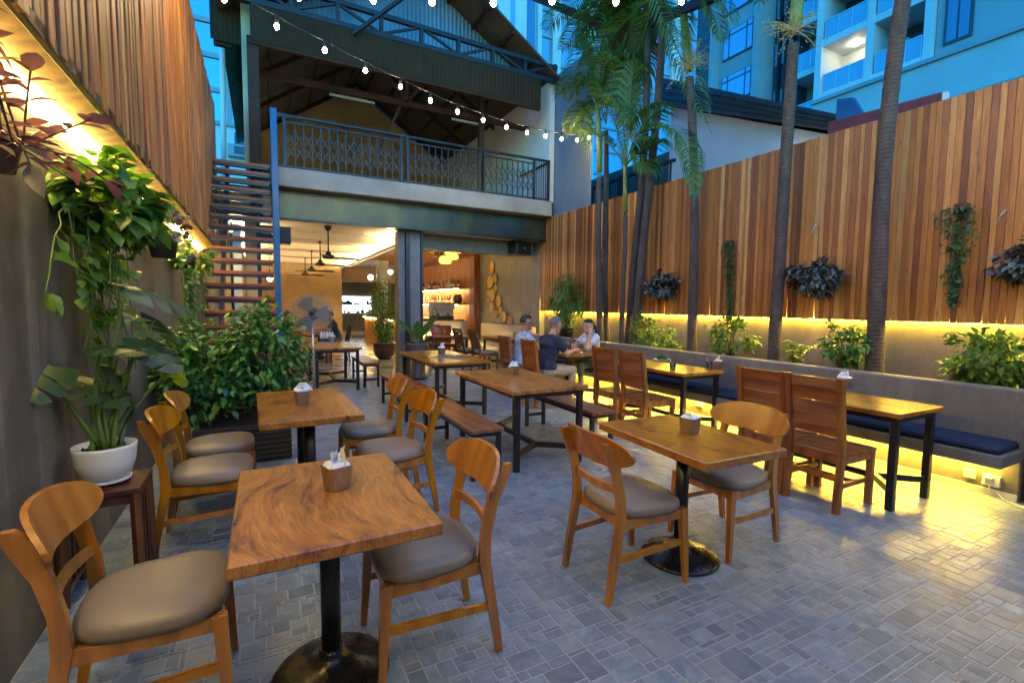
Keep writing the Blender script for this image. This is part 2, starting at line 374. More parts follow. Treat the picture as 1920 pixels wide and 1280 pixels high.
plain('corrugated_grey', (.16, .20, .23), .42, var=.25, scale=1.5, metal=.35)
plain('roof_dark', (.018, .035, .045), .55, var=.3, scale=2)
plain('roof_red', (.16, .025, .03), .5, var=.25, scale=4)
@defmat('sheet_metal')                                      # dented reflective fascia over the opening; olive patches paint in leaf reflections
def _(m, t):
    v = t.coord('Object'); f = t.noise(v, 1.7, 3, .5, .8)
    t.set(col=t.ramp(t.noise(t.coord('Object', (1, 1, .5)), 1.2, 4, .6, 1.), [(.4, (.05, .046, .034)), (.62, (.085, .076, .035))]), rough=.32, metal=.6); t.bump(f, .22, .05)
# leaves
def leafmat(name, a, b, trans=.35, rough=.4, under=None):
    def fn(m, t):
        geo = t.new('ShaderNodeNewGeometry'); n = t.noise(t.coord('Object'), 5, 2)
        f = t.math('ADD', t.math('MULTIPLY', geo.outputs['Random Per Island'], .7), t.math('MULTIPLY', n, .3))
        c = t.ramp(f, [(.15, a), (.85, b)])
        if under: c = t.mix(geo.outputs['Backfacing'], c, under)
        t.set(col=c, rough=rough)
        tr = t.new('ShaderNodeBsdfTranslucent'); t.put(tr.inputs[0], t.hsv(c, .48, 1.1, 1.5))
        mx = t.new('ShaderNodeMixShader'); mx.inputs[0].default_value = trans
        t.l.new(t.b.outputs[0], mx.inputs[1]); t.l.new(tr.outputs[0], mx.inputs[2]); t.l.new(mx.outputs[0], t.out.inputs['Surface'])
    _DEF[name] = fn
leafmat('leaf_dark', (.032, .12, .022), (.12, .32, .06), .22, .32)
leafmat('leaf_mid', (.045, .13, .022), (.13, .27, .05), .32, .38)
leafmat('leaf_pothos', (.05, .15, .022), (.14, .30, .05), .4, .35)
leafmat('leaf_monstera', (.025, .07, .03), (.06, .125, .045), .3, .35)
leafmat('leaf_lime', (.16, .26, .03), (.26, .38, .05), .4, .35)
leafmat('leaf_purple', (.060, .050, .048), (.19, .165, .125), .4, .35, (.10, .05, .06))
leafmat('leaf_grey', (.07, .095, .08), (.20, .235, .20), .2, .45, (.075, .055, .060))
leafmat('leaf_palm', (.05, .11, .02), (.16, .26, .05), .35, .35)
leafmat('leaf_palm_dry', (.10, .055, .02), (.2, .12, .05), .3, .6)
leafmat('leaf_small', (.03, .08, .025), (.08, .16, .05), .3, .45)
leafmat('flower_stalk', (.35, .33, .14), (.5, .45, .22), .2, .6)
plain('stem_green', (.09, .17, .03), .5, var=.3, scale=10)
plain('stem_brown', (.09, .055, .03), .8, var=.3, scale=20)
plain('crownshaft', (.19, .24, .055), .4, var=.3, scale=5)
@defmat('palm_bark')                                        # ringed trunk
def _(m, t):
    v = t.coord('Object', rand=4.); w = t.new('ShaderNodeTexWave', wave_type='BANDS', bands_direction='Z'); t.l.new(v, w.inputs['Vector'])
    w.inputs['Scale'].default_value = 7.5; w.inputs['Distortion'].default_value = 5.5; w.inputs['Detail'].default_value = 3; w.inputs['Detail Scale'].default_value = 2.5
    n = t.noise(t.coord('Object', (1, 1, .35), rand=4.), 9, 5, .65)
    c = t.mix(t.math('MULTIPLY', w.outputs['Fac'], .42), t.ramp(n, [(.3, (.040, .029, .022)), (.7, (.085, .062, .046))]), t.ramp(n, [(.3, (.10, .075, .055)), (.7, (.17, .13, .096))]))
    t.set(col=c, rough=.85); t.bump(t.math('ADD', w.outputs['Fac'], t.math('MULTIPLY', n, .9)), .4, .010)
# glass and lights
@defmat('clear_glass')
def _(m, t): t.set(col=(.97, .98, .98), rough=.02, trans=1., ior=1.16, coat=.5)
@defmat('pane_glass')
def _(m, t): t.set(col=(.12, .22, .30), rough=.08, spec=.9, metal=.35)
@defmat('pane_bright')
def _(m, t): t.set(col=(.30, .42, .52), rough=.12, metal=.6)
@defmat('balcony_glass')
def _(m, t): t.set(col=(.25, .42, .52), rough=.15, metal=.25)
emit('bulb_glow', (1., .74, .36), BULB*1.9)
emit('bulb_fill', (1., .78, .36), BULB*2.4)  # bulbs of the two extra strings added out of view
emit('led_yellow', (1., .66, .07), LED_W*1.7)
emit('led_bench', (1., .64, .07), LED_W*2.8)
emit('led_left', (1., .74, .22), LED_W*1.0)
emit('lamp_warm', (1., .66, .30), LED_I)
emit('globe_glow', (1., .78, .45), 30.)
emit('shelf_led', (1., .72, .25), 90.)
emit('kitchen_light', (.75, .92, 1.), 5.)
emit('downlight', (1., .70, .32), 3300.)
emit('cove_led', (1., .70, .34), 360.)
emit('tube_glow', (.95, 1., .85), 25.)
@defmat('rattan_glow')
def _(m, t):
    v = t.coord('Object'); w = t.new('ShaderNodeTexWave', wave_type='BANDS', bands_direction='Z'); t.l.new(v, w.inputs['Vector']); w.inputs['Scale'].default_value = 22
    t.set(col=(.5, .3, .08), rough=.6, ecol=t.ramp(w.outputs['Fac'], [(.3, (.8, .36, .03)), (.7, (1., .62, .12))]), estr=3.5)
@defmat('kitchen_view')
def _(m, t):
    t.set(col=(.55, .6, .62), rough=.6)
plain('apt_white', (.66, .66, .64), .6, var=.08, scale=.3)
plain('apt_grey', (.34, .36, .36), .65, var=.12, scale=.3)
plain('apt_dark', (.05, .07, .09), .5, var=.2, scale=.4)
plain('band_wall', (.54, .52, .50), .75, var=.12, scale=.35)
plain('far_green', (.03, .075, .06), .6, var=.2, scale=1)
emit('lamp_warm_dim', (1., .72, .3), 2.0)
emit('balcony_lamp', (1., .96, .7), 60.)
plain('dull_white', (.30, .29, .26), .5, var=.1)
plain('fan_grey', (.22, .21, .20), .5, var=.1)
plain('slab_concrete', (.36, .31, .24), .7, var=.3, scale=1.1, bump=.2)
plain('house_wall', (.42, .50, .56), .7, var=.08, scale=.8)
# ================================================================ THE SETTING
g = MB().box(-400, 600, -300, 900, -.35, -.30); struct(g.build('ground', 'ground_soil'))
tag(MB().box(-1.2, 6.4, -2.5, -2.05, -.1, 3.2).build('sky_block_wall', 'streaked_concrete'), 'plain concrete wall added unseen behind the camera to block sky light', 'wall')  # unseen wall added to block sky light from behind and deepen shadows
# ---- courtyard floor: grout bed with ashlar tiles
floor = struct(MB().box(-1.6, 6.3, -2.0, 10.02, -.12, -.002).build('courtyard_floor', 'grout'))
U = .025
SIZES = [(6, 6), (6, 4), (4, 6), (4, 4), (5, 4), (4, 3), (3, 4), (4, 2), (2, 4), (3, 3), (3, 2), (6, 2), (2, 2), (1, 4), (4, 1)]
WTS = [9, 6, 6, 9, 5, 6, 6, 4, 5, 5, 4, 1, 5, 1.2, .4]
def module(seed):
    R = random.Random(seed); n = 24; occ = np.zeros((n, n), bool); out = []
    for i in range(n):
        for j in range(n):
            if occ[i, j]: continue
            cand = [k for k in range(len(SIZES)) if i+SIZES[k][0] <= n and j+SIZES[k][1] <= n and not occ[i:i+SIZES[k][0], j:j+SIZES[k][1]].any()]
            if cand: w, h = SIZES[R.choices(cand, [WTS[k] for k in cand])[0]]
            else:
                w = h = 1
                while i+w < n and not occ[i+w, j] and w < 3: w += 1
            occ[i:i+w, j:j+h] = True; out.append((i, j, w, h))
    return out
MODS = [module(s) for s in range(14)]
def frust(mb, x0, x1, y0, y1, top):
    c = .0018; b = -.005
    mb.add([(x0,y0,b),(x1,y0,b),(x1,y1,b),(x0,y1,b),(x0+c,y0+c,top),(x1-c,y0+c,top),(x1-c,y1-c,top),(x0+c,y1-c,top)],
           [(4,5,6,7),(0,1,5,4),(1,2,6,5),(2,3,7,6),(3,0,4,7)])
tiles = []
for a in range(13):
    for b in range(20):
        ox, oy = -1.52+a*.6, -1.98+b*.6
        for (i, j, w, h) in MODS[random.randrange(14)]:
            x0, y0 = ox+i*U, oy+j*U; gp = .0022
            tiles.append((x0+gp, min(x0+w*U-gp, 6.25), y0+gp, min(y0+h*U-gp, 10.01), random.uniform(-.0012, .0004)))
def in_view(t):
    p = np.array([(t[0]+t[1])/2, (t[2]+t[3])/2, -CAM_H]); z = p@fwd
    if z < .4: return 1e9
    x, y = p@right/z*FPX, p@down/z*FPX
    if abs(x) > 950 or abs(y) > 630: return 1e9
    hid = (430 < x+960 < 830 and 850 < y+640 < 1100) or (x+960 < 450 and y+640 > 880)
    return 1e9 if hid else z/math.sqrt((t[1]-t[0])*(t[3]-t[2]))
tiles = [t for t in tiles if t[1]-t[0] > .01 and t[3]-t[2] > .01]
tiles.sort(key=in_view)
cache = {}
for t in tiles[:300]:
    k = (round(t[1]-t[0], 4), round(t[3]-t[2], 4))
    if k not in cache: m = MB(); frust(m, 0, k[0], 0, k[1], 0); cache[k] = m.mesh('paving_tile', 'stone_tile', fix=False)
    link('paving_tile', cache[k], floor, (t[0], t[2], t[4]))
m = MB()
for t in tiles[300:]: frust(m, t[0], t[1], t[2], t[3], t[4])
o = m.build('paving_field', 'stone_tile', floor, fix=False); o['kind'] = 'stuff'
struct(MB().box(-1.0, 6.3, 10.02, 24.2, -.12, -.002).build('interior_floor', 'polished_floor'))

# ---- left wall: concrete below, slatted screen above with a lit cove between
LX, LP, LZ, LTOP = -.92, -.65, 2.42, 4.95
lw = thing('left_wall', 'tall streaked concrete wall along the side with the monstera and hanging pots', 'wall')
MB().box(LX-.25, LX, -1.5, 10.1, -.1, 4.6).build('wall', 'streaked_concrete', lw)
scr = thing('slat_screen', 'overhanging screen of narrow upright boards above the lit strip on the concrete wall', 'screen')
MB().box(LX+.003, LP-.03, -1.5, 10.08, LZ+.012, LZ+.05).build('soffit', 'panel_wood', scr)
MB().cbox(LP-.034, LP-.004, -1.5, 10.1, LZ-.008, LZ+.05).build('edge_trim', 'dark_wood', scr)
MB().box(LX+.01, LP-.028, -1.5, 10.08, LTOP-.06, LTOP-.01).build('cap_board', 'dark_wood', scr)
y = -1.5; pc = {}
while y < 10.06:
    w = random.choice((.042, .05, .058, .066)); dx = random.choice((0, .004, .008, .012)); 
    k = (w,)
    if k not in pc: pc[k] = MB().cbox(0, .018, 0, w-.004, 0, LTOP-LZ, .0025).mesh('board', 'screen_wood')
    link('board', pc[k], scr, (LP-.026+dx, y, LZ+random.uniform(-.012, .004))); y += w
tag(MB().box(LX+.012, LX+.030, -1.5, 9.9, LZ-.014, LZ-.004).build('light_strip', 'led_left'), 'glowing warm strip light in the cove above the hanging pothos', 'strip light')
# ---- right wall: concrete upstand, plank fence with a lit gap under it
RX, RP, RZ, RTOP = 6.14, 6.00, 1.375, 3.56
tag(MB().box(RX, RX+.2, .2, 10.0, -.1, 2.4).build('planter_back_wall', 'concrete'), 'bare concrete wall lit yellow behind the planter shrubs', 'wall')
fen = thing('plank_fence', 'tall fence of reddish vertical planks above the planter bed', 'fence')
for z in (1.62, 2.45, 3.3): MB().box(RP+.024, RX-.002, .25, 9.96, z, z+.05).build('rail', 'dark_wood', fen)
y = .25; pc = {}
while y < 9.94:
    w = random.choice((.046, .05, .054, .058, .064)); k = w
    if k not in pc: pc[k] = MB().cbox(0, .02, 0, w-.003, 0, RTOP-RZ, .003).mesh('plank', 'fence_wood')
    gap = .006 if random.random() < .10 else 0.0
    link('plank', pc[k], fen, (RP+random.uniform(-.004, .003), y, RZ+random.uniform(-.005, .004))); y += w+gap
tag(MB().box(RX-.030, RX-.012, .3, 9.95, RZ+.012, RZ+.022).build('light_strip', 'led_yellow'), 'bright yellow strip light under the plank fence', 'strip light')
# ---- bench wall, seat slab, cushions
BX = 5.22
pl = thing('planter_wall', 'low grey concrete planter wall that backs the long blue-cushioned bench', 'planter wall')
MB().cbox(BX, BX+.16, 1.37, 9.9, -.1, .88, .012).build('wall', 'concrete', pl)
MB().cbox(4.82, BX+.004, 1.37, 7.9, .32, .42, .010).build('seat_slab', 'concrete', pl)
MB().box(BX-.012, BX-.0005, 1.38, 9.9, 0, .055).build('skirting', 'white_paint', pl)
MB().cbox(BX+.158, RX+.002, 1.372, 1.5, -.1, .85, .01).build('end_wall', 'concrete', pl)
tag(MB().box(BX-.05, BX-.032, 1.5, 7.85, .306, .317).build('light_strip', 'led_bench'), 'thin yellow strip light under the concrete bench seat', 'strip light')
struct(MB().box(BX+.15, RX+.01, 1.45, 9.95, .60, .78).build('planter_soil', 'soil'))
cus = [(1.39, 3.18), (3.19, 4.98), (4.99, 6.78), (6.79, 7.88)]; cl = ['nearest the power socket', 'behind the table with the salad plate', 'where the woman in white sits', 'at the far end beside the potted bush']
for (a, b), c in zip(cus, cl):
    tag(autosmooth(MB().cbox(4.835, BX-.006, a, b, .423, .485, .018).build('seat_cushion', 'navy_fabric'), 50), 'navy blue bench cushion '+c, 'cushion', 'blue cushions along the concrete bench')
# sockets and cord
so = thing('power_socket', 'white double power socket with a plug on the wall under the bench end', 'socket', (BX, 0, 0))
p = onx(1822, 888, BX); q = onx(1860, 899, BX)
MB().cbox(-.016, -.0005, p[1]-.03, p[1]+.05, p[2]-.035, p[2]+.04, .004).build('face_plate', 'plastic_white', so)
MB().cbox(-.02, -.0005, q[1]-.055, q[1]+.055, q[2]-.05, q[2]+.045, .004).build('face_plate', 'plastic_white', so)
MB().cbox(-.06, -.021, q[1]-.02, q[1]+.035, q[2]-.025, q[2]+.03, .006).build('plug', 'plastic_white', so)
pts = [(BX-.05, q[1], q[2]-.02), (BX-.06, q[1]-.01, q[2]-.09), (BX-.05, q[1]-.04, .06), (BX-.08, q[1]-.1, .012), (BX-.12, q[1]-.22, .007), (BX-.10, q[1]-.5, .007), (BX-.16, q[1]-.9, .007)]
tag(MB().tube(pts, .004, 6).build('extension_cord', 'plastic_white', smooth=True), 'thin pale cord running from the plug along the floor', 'cord')
q = onx(1312, 757, BX)
so2 = thing('power_socket', 'small white wall socket below the bench behind the mid wooden chairs', 'socket', (BX, q[1], q[2]))
MB().cbox(-.014, -.0005, -.06, .06, -.04, .04, .004).build('face_plate', 'plastic_white', so2); MB().cbox(-.02, -.0145, -.02, .02, -.012, .012, .002).build('switch', 'plastic_white', so2)
cb = thing('wooden_cabinet', 'dark wooden cabinet corner at the right edge past the bench end', 'cabinet', (5.17, .9, 0))
MB().cbox(0, .5, -.5, .40, .06, .84, .006).build('body', 'dark_wood', cb); MB().cbox(-.02, .52, -.52, .42, .84, .87, .006).build('top', 'dark_wood', cb); MB().box(.03, .47, -.47, .37, 0, .06).build('plinth', 'dark_wood', cb)
MB().cbox(-.016, -.001, -.44, .34, .12, .78, .004).build('door', 'dark_wood', cb)

# ================================================================ THE RESTAURANT BUILDING (two storeys, open front)
FY = 9.47
bld = thing('restaurant_building', 'open-fronted two-storey building with a balcony slab over the lit dining room', 'building')
MB().cbox(.18, 5.97, FY, 11.2, 3.55, 3.88, .015).build('balcony_slab', 'slab_concrete', bld)
MB().box(-.62, 5.99, 9.78, 9.84, 3.06, 3.548).build('fascia_beam', 'sheet_metal', bld)
MB().box(-.62, 5.985, 9.74, 9.90, 3.03, 3.058).build('beam_flange', 'black_steel', bld)
co = ony(775, 560, 10.1); cx = co[0]
col_ = MB().cbox(cx-.10, cx+.13, 10.0, 10.3, 0, 3.03, .008).build('column', 'concrete', bld)
MB().box(cx-.185, cx-.105, 9.97, 10.33, 0, 3.03).build('flange', 'dark_steel', col_); MB().box(cx+.135, cx+.175, 9.97, 10.33, 0, 3.03).build('flange', 'dark_steel', col_)
MB().cbox(cx-.33, cx-.187, 10.05, 10.38, 0, 3.03, .006).build('column', 'concrete', bld)
# ground floor shell
CE = 3.05
MB().box(-.64, 6.0, 9.905, 24.3, CE, 3.54).build('ceiling', 'ceiling_paint', bld)
for yy in (11.4, 13.6, 15.8, 18.0): MB().box(-.4, 2.75, yy, yy+.22, CE-.16, CE-.001).build('ceiling_beam', 'ceiling_paint', bld)
MB().box(2.76, 2.98, 10.4, 19.4, CE-.16, CE-.001).build('ceiling_beam', 'ceiling_paint', bld)
MB().box(2.99, 5.98, 10.36, 10.7, CE-.32, CE-.001).build('ceiling_beam', 'concrete', bld)
MB().box(3.3, 5.6, 13.4, 18.6, CE-.05, CE-.002).build('wood_ceiling', 'panel_wood', bld)
MB().box(-.64, -.5, 10.15, 24.2, 0, CE).build('side_wall', 'tan_wall', bld)
bw = MB().box(-.5, 2.76, 19.5, 19.75, 0, CE).build('back_wall', 'tan_wall', bld)
for i in range(5):
    for j in range(4): MB().box(-.5+i*.652+.006, -.5+(i+1)*.652-.006, 19.488, 19.502, .05+j*.75, .05+(j+1)*.75-.012).build('panel', 'tan_wall', bw)
MB().box(2.5, 6.2, 24.0, 24.2, 0, CE).build('kitchen_wall', 'concrete', bld)
MB().box(2.5, 6.2, 23.9, 23.998, 0, .18).build('skirting', 'white_paint', bld)
MB().box(2.77, 6.0, 21.8, 22.0, 2.45, CE).build('bulkhead', 'ceiling_paint', bld)
MB().box(2.70, 2.765, 19.76, 24.0, 0, CE).build('side_wall', 'tan_wall', bld)
# side wall with concrete then timber boards
MB().box(6.0, 6.25, 10.02, 13.75, -.1, CE+.5).build('side_wall', 'concrete', bld)
MB().box(6.0, 6.25, 13.75, 24.2, -.1, CE+.5).build('side_wall', 'tan_wall', bld)
wp = MB().cbox(5.80, 5.998, 13.62, 13.98, 0, CE, .006).build('wood_pillar', 'teak_wood', bld)
pw = MB().box(5.97, 5.998, 14.0, 22.0, 0, CE).build('wood_lining', 'panel_wood', bld)
for i in range(53): MB().cbox(5.952, 5.972, 14.0+i*.15+.004, 14.0+(i+1)*.15-.004, .02, CE-.003, .004).build('board', 'panel_wood', pw)
ip = onz(717, 657); 
ic = MB().cbox(3.28, 3.62, 15.4, 15.74, 0, CE-.17, .008).build('column', 'concrete', bld)
MB().box(3.34, 3.56, 15.385, 15.398, 1.2, 2.25).build('cladding', 'white_paint', ic)
# kitchen pass
kp = MB().box(2.95, 4.75, 23.965, 23.99, 1.08, 1.86).build('kitchen_window', 'kitchen_light', bld)
for z in (1.06, 1.46, 1.86): MB().box(2.9, 4.8, 23.75, 23.962, z-.015, z+.015).build('shelf', 'stainless', kp)
for i in range(26):
    x = 3.0+random.random()*1.7; z = random.choice((1.075, 1.475)); h = random.uniform(.06, .22); w = random.uniform(.03, .09)
    MB().lathe([(w, 0), (w*1.05, h*.6), (w*.5, h)], 10, (x, 23.85, z)).build('kitchen_ware', random.choice(('white_ceramic', 'plastic_black', 'stainless', 'blue_paint', 'terracotta', 'plastic_black')), kp, smooth=True)
# ---- upper storey
MB().cbox(-.12, .06, 9.52, 9.70, 3.0, 6.0, .006).build('corner_post', 'brown_steel', bld)
def corr(mb, p0, p1, z0, z1, pitch=.076, depth=.012, n=None):   # corrugated sheet standing from p0 to p1
    p0, p1 = Vector(p0), Vector(p1); L = (p1-p0).length; d = (p1-p0)/L; nn = Vector((d.y, -d.x)); k = int(L/pitch)*4
    vs = []; zt = z1 if callable(z1) else (lambda s: z1); zb = z0 if callable(z0) else (lambda s: z0)
    prof = (0, 1, 1, 0)
    for i in range(k+1):
        s = L*i/k; q = p0+d*s+nn*depth*prof[i % 4]; vs += [(q.x, q.y, zb(s)), (q.x, q.y, zt(s))]
    return mb.add(vs, [(2*i, 2*i+2, 2*i+3, 2*i+1) for i in range(k)])
corr(MB(), (-.05, FY), (5.62, FY), 5.90, 6.50, .09, .010).build('fascia', 'corrugated_dark', bld)
MB().cbox(-.08, 5.63, FY+.012, FY+.10, 5.86, 5.92, .004).build('fascia_beam', 'brown_steel', bld)
tr = MB().bar((-.3, FY+.03, 6.55), (6.05, FY+.03, 6.55), .09, .09).build('truss', 'truss_paint', bld)
MB().bar((-.3, FY+.03, 6.95), (6.05, FY+.03, 6.85), .08, .08).build('chord', 'truss_paint', tr)
xs = np.linspace(-.2, 6.0, 9)
for i in range(9):
    MB().bar((xs[i], FY+.03, 6.55), (xs[i], FY+.03, 6.92), .07, .07).build('web', 'truss_paint', tr)
    if i < 8:
        a, b = ((xs[i], 6.9), (xs[i+1], 6.58)) if i % 2 == 0 else ((xs[i], 6.58), (xs[i+1], 6.9))
        MB().bar((a[0], FY+.035, a[1]), (b[0], FY+.035, b[1]), .045, .045).build('web', 'truss_paint', tr)
MB().bar((1.6, FY-.05, 6.4), (4.4, FY-1.6, 8.6), .06, .06).build('brace', 'truss_paint', tr)
# gable of the roof behind the truss: corrugated wall and two roof planes
APX, APZ, EZ = 2.9, 8.65, 6.65
def gab(s, off=0.0): x = -.2+s; return APZ-abs(x-APX)*(APZ-EZ)/3.1+off
corr(MB(), (-.2, FY+.9), (6.0, FY+.9), 6.45, lambda s: gab(s), .09, .012).build('gable_wall', 'corrugated_grey', bld)
for sgn in (-1, 1):
    e = (APX+sgn*3.45, EZ-.22); a = (APX, APZ+.03)
    rf = MB().add([(a[0], FY-.05, a[1]), (e[0], FY-.05, e[1]), (e[0], 17.5, e[1]), (a[0], 17.5, a[1])], [(0, 1, 2, 3)])
    rf.add([(a[0], FY-.05, a[1]+.05), (e[0], FY-.05, e[1]+.05), (e[0], 17.5, e[1]+.05), (a[0], 17.5, a[1]+.05)], [(0, 3, 2, 1)])
    rf.add([(a[0], FY-.05, a[1]), (e[0], FY-.05, e[1]), (e[0], FY-.05, e[1]+.05), (a[0], FY-.05, a[1]+.05)], [(0, 1, 2, 3)])
    r_ = rf.build('roof', 'roof_underside', bld, fix=False)
    for k in range(6):
        f = (k+.5)/6; px_, pz_ = a[0]+(e[0]-a[0])*f, a[1]+(e[1]-a[1])*f-.04
        MB().bar((px_, FY, pz_), (px_, 17.4, pz_), .06, .08).build('purlin', 'brown_steel', r_)
    for k in range(4):
        yy = 10.6+k*2.0; MB().bar((a[0], yy, a[1]-.09), (e[0]-sgn*.2, yy, e[1]-.06), .07, .10).build('rafter', 'brown_steel', r_)
MB().box(.0, 6.0, 9.52, 17.0, 3.885, 3.90).build('upper_floor', 'concrete', bld)
MB().prism([(-.2, 3.9), (6.0, 3.9), (6.0, EZ-.05), (APX, APZ-.05), (-.2, EZ-.05)], 'y', 17.0, 17.15).build('back_wall', 'upper_wall', bld)
MB().box(5.95, 6.08, 9.6, 17.0, 3.9, 6.6).build('side_wall', 'white_paint', bld)
MB().box(-.2, -.06, 9.75, 17.0, 3.9, 6.6).build('side_wall', 'upper_wall', bld)
MB().bar((-.1, 10.6, 5.85), (6.0, 10.6, 5.85), .07, .12).build('tie_beam', 'brown_steel', bld)
MB().bar((APX, 10.6, 8.3), (APX, 10.6, 5.85), .07, .07).build('king_post', 'brown_steel', bld)
for s in (-1, 1): MB().bar((APX, 10.6, 5.9), (APX+s*1.5, 10.6, 7.5), .06, .06).build('strut', 'brown_steel', bld)
MB().bar((APX-.1, 10.65, 5.85), (APX-.9, 10.65, 4.1), .05, .05).build('strut', 'brown_steel', bld)
MB().cbox(4.55, 4.67, 10.4, 10.52, 3.9, 6.4, .004).build('post', 'brown_steel', bld)
for x0, x1 in ((1.3, 2.2), (3.9, 4.7)): MB().cbox(x0, x1, 10.48, 10.53, 5.66, 5.71, .01).build('tube_lamp', 'dull_white', bld)
wnd = MB().box(.35, .95, 16.96, 16.99, 4.0, 4.42).build('lit_window', 'tube_glow', bld)
for i in range(5): MB().box(.33+i*.15, .345+i*.15, 16.93, 16.958, 4.0, 4.42).build('bar', 'rail_paint', wnd)
# balcony railing with folding lattice gates
rail = thing('balcony_railing', 'dark steel balcony railing with folding lattice gates above the concrete slab', 'railing', (0, FY+.07, 3.88))
posts = [.42, 2.50, 2.62, 4.18, 4.29, 5.52, 5.90]
for x in posts: MB().cbox(x-.025, x+.025, -.025, .025, 0, .90, .004).build('post', 'rail_paint', rail)
MB().cbox(.30, 5.93, -.03, .03, .885, .93, .006).build('top_rail', 'rail_paint', rail)
MB().cbox(.30, 5.93, -.02, .02, .03, .06, .004).build('bottom_rail', 'rail_paint', rail)
def gate(x0, x1, n):
    MB().cbox(x0, x1, -.016, .016, .79, .82, .003).build('gate_rail', 'rail_paint', rail)
    w = (x1-x0)/n; me = MB().box(-.010, .010, -.009, .009, .06, .79).mesh('gate_bar', 'rail_paint')
    for i in range(n+1): link('gate_bar', me, rail, (x0+i*w, 0, 0))
    mb = MB()
    for i in range(n):
        a, b = x0+i*w, x0+(i+1)*w
        for z in (.18, .41):
            mb.bar((a, -.012, z), (b, -.012, z+.23), .006, .017); mb.bar((a, -.018, z+.23), (b, -.018, z), .006, .017)
    mb.build('lattice', 'rail_paint', rail)
gate(.45, 2.47, 14); gate(2.65, 4.15, 11); gate(4.32, 5.49, 9)
for i in range(5): MB().box(5.58+i*.06, 5.592+i*.06, -.006, .006, .06, .885).build('gate_bar', 'rail_paint', rail)
MB().bar((5.92, 0, .9), (5.92, 1.4, .9), .04).build('return_rail', 'rail_paint', rail)
tag(autosmooth(MB().cbox(.20, .305, 9.30, 9.41, 0, 4.80, .006).build('blue_post', 'blue_paint')), 'tall bright blue square steel post beside the wooden stairs', 'post')
# ---- corrugated side wall to the right of the balcony
tag(corr(MB(), (6.10, 8.18), (6.10, 10.6), 2.9, 6.75, .076, .014).build('corrugated_wall', 'corrugated_blue'), 'blue-grey corrugated metal wall right of the balcony', 'wall')
# ---- stairs
st = thing('staircase', 'open wooden staircase climbing beside the blue post to the balcony', 'staircase', (0, 0, 0))
tm = MB().cbox(-.64, .17, -.13, .13, -.022, .022, .006).mesh('tread', 'stair_wood')
tb = MB().box(-.62, .15, -.125, -.095, -.06, -.0225).mesh('tread_bracket', 'black_steel')
for i in range(1, 23):
    z = .173*i; yv = 9.42-(3.82-z)*1.0
    t_ = link('tread', tm, st, (0, yv, z)); link('tread_bracket', tb, t_)
for x in (-.45, -.02): MB().bar((x, 5.6, -.0), (x, 9.4, 3.72), .05, .16).build('stringer', 'black_steel', st)
tag(MB().box(-1.2, -.61, 10.12, 10.3, 0, 3.7).build('yard_wall', 'streaked_concrete'), 'dark wall end closing the gap behind the stairs', 'wall')
# things seen through the open risers
tag(MB().box(-.6, -.45, 10.4, 10.55, 0, 3.0).build('storage_post', 'blue_paint'), 'blue painted post in the shadow behind the stairs', 'post')
tag(MB().cbox(-.25, -.02, 10.05, 10.14, 0, 3.0).build('leaning_plywood', 'tan_wall'), 'ochre board standing behind the stair treads', 'board')
tag(MB().cbox(-.44, -.3, 9.96, 10.02, 0, 2.9).build('storage_pipe', 'aluminium'), 'pale metal strip behind the stair treads', 'pipe')
# ================================================================ NEIGHBOURS AND TOWERS
ap = thing('apartment_block', 'pale apartment block with glass-fronted balconies rising above the fence', 'building')
AX = 29.0; ZB = 13.7; FH = 3.0
MB().box(AX-.4, AX+8, -14, 17.35, -.3, ZB-.25).build('podium_wall', 'band_wall', ap)
MB().box(AX-.55, AX-.401, -14, 17.35, ZB-.45, ZB-.25).build('ledge', 'apt_grey', ap)
MB().box(AX-.43, AX-.401, -14, 14.9, ZB-2.4, ZB-2.33).build('groove_strip', 'apt_grey', ap)
MB().box(AX-.43, AX-.401, -14, 9.0, ZB-3.6, ZB-3.53).build('groove_strip', 'apt_grey', ap)
MB().box(AX+2.2, AX+10, -14, 24.8, ZB-.3, 34).build('core_wall', 'apt_grey', ap)
for i, y in enumerate((17.3, 14.65, 12.1)): MB().box(AX-.15, AX+2.2, y-.17, y+.17, ZB-.5, 30).build('pillar', 'apt_white', ap)
def balcony(y0, y1, z, lit=False, x=AX, back='apt_dark'):
    s = MB().box(x-.10, x+2.2, y0, y1, z-.22, z+.16).build('balcony_slab', 'apt_white', ap)
    n = 3; w = (y1-y0-.2)/n
    for i in range(n): MB().box(x-.02, x+.0, y0+.1+i*w+.02, y0+.1+(i+1)*w-.02, z+.22, z+1.15).build('glass_panel', 'balcony_glass', s)
    for i in range(n+1): MB().box(x-.04, x+.02, y0+.1+i*w-.02, y0+.1+i*w+.02, z+.16, z+1.2).build('post', 'aluminium', s)
    MB().box(x-.05, x+.03, y0+.1, y1-.1, z+1.16, z+1.21).build('handrail', 'aluminium', s)
    bw_ = MB().box(x+2.02, x+2.18, y0, y1, z+.16, z+FH-.23).build('balcony_wall', 'apt_white' if lit else back, ap)  # unlit recesses get a dark wall, their shade put into the colour
    MB().box(x+1.98, x+2.018, y0+.3, y0+1.7, z+.2, z+2.1).build('door_frame', 'apt_dark', bw_); MB().box(x+1.95, x+1.978, y0+.4, y0+1.6, z+.3, z+2.0).build('door_glass', 'pane_bright', bw_)
    if lit: MB().lathe([(.16, 0), (.18, .05), (.16, .1)], 12, (x+1.1, (y0+y1)/2, z+FH-.34)).build('ceiling_lamp', 'balcony_lamp', s)
    return s
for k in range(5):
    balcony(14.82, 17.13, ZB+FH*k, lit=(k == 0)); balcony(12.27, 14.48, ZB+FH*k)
    balcony(17.47, 19.3, ZB-1.0+FH*k, x=AX+.5)
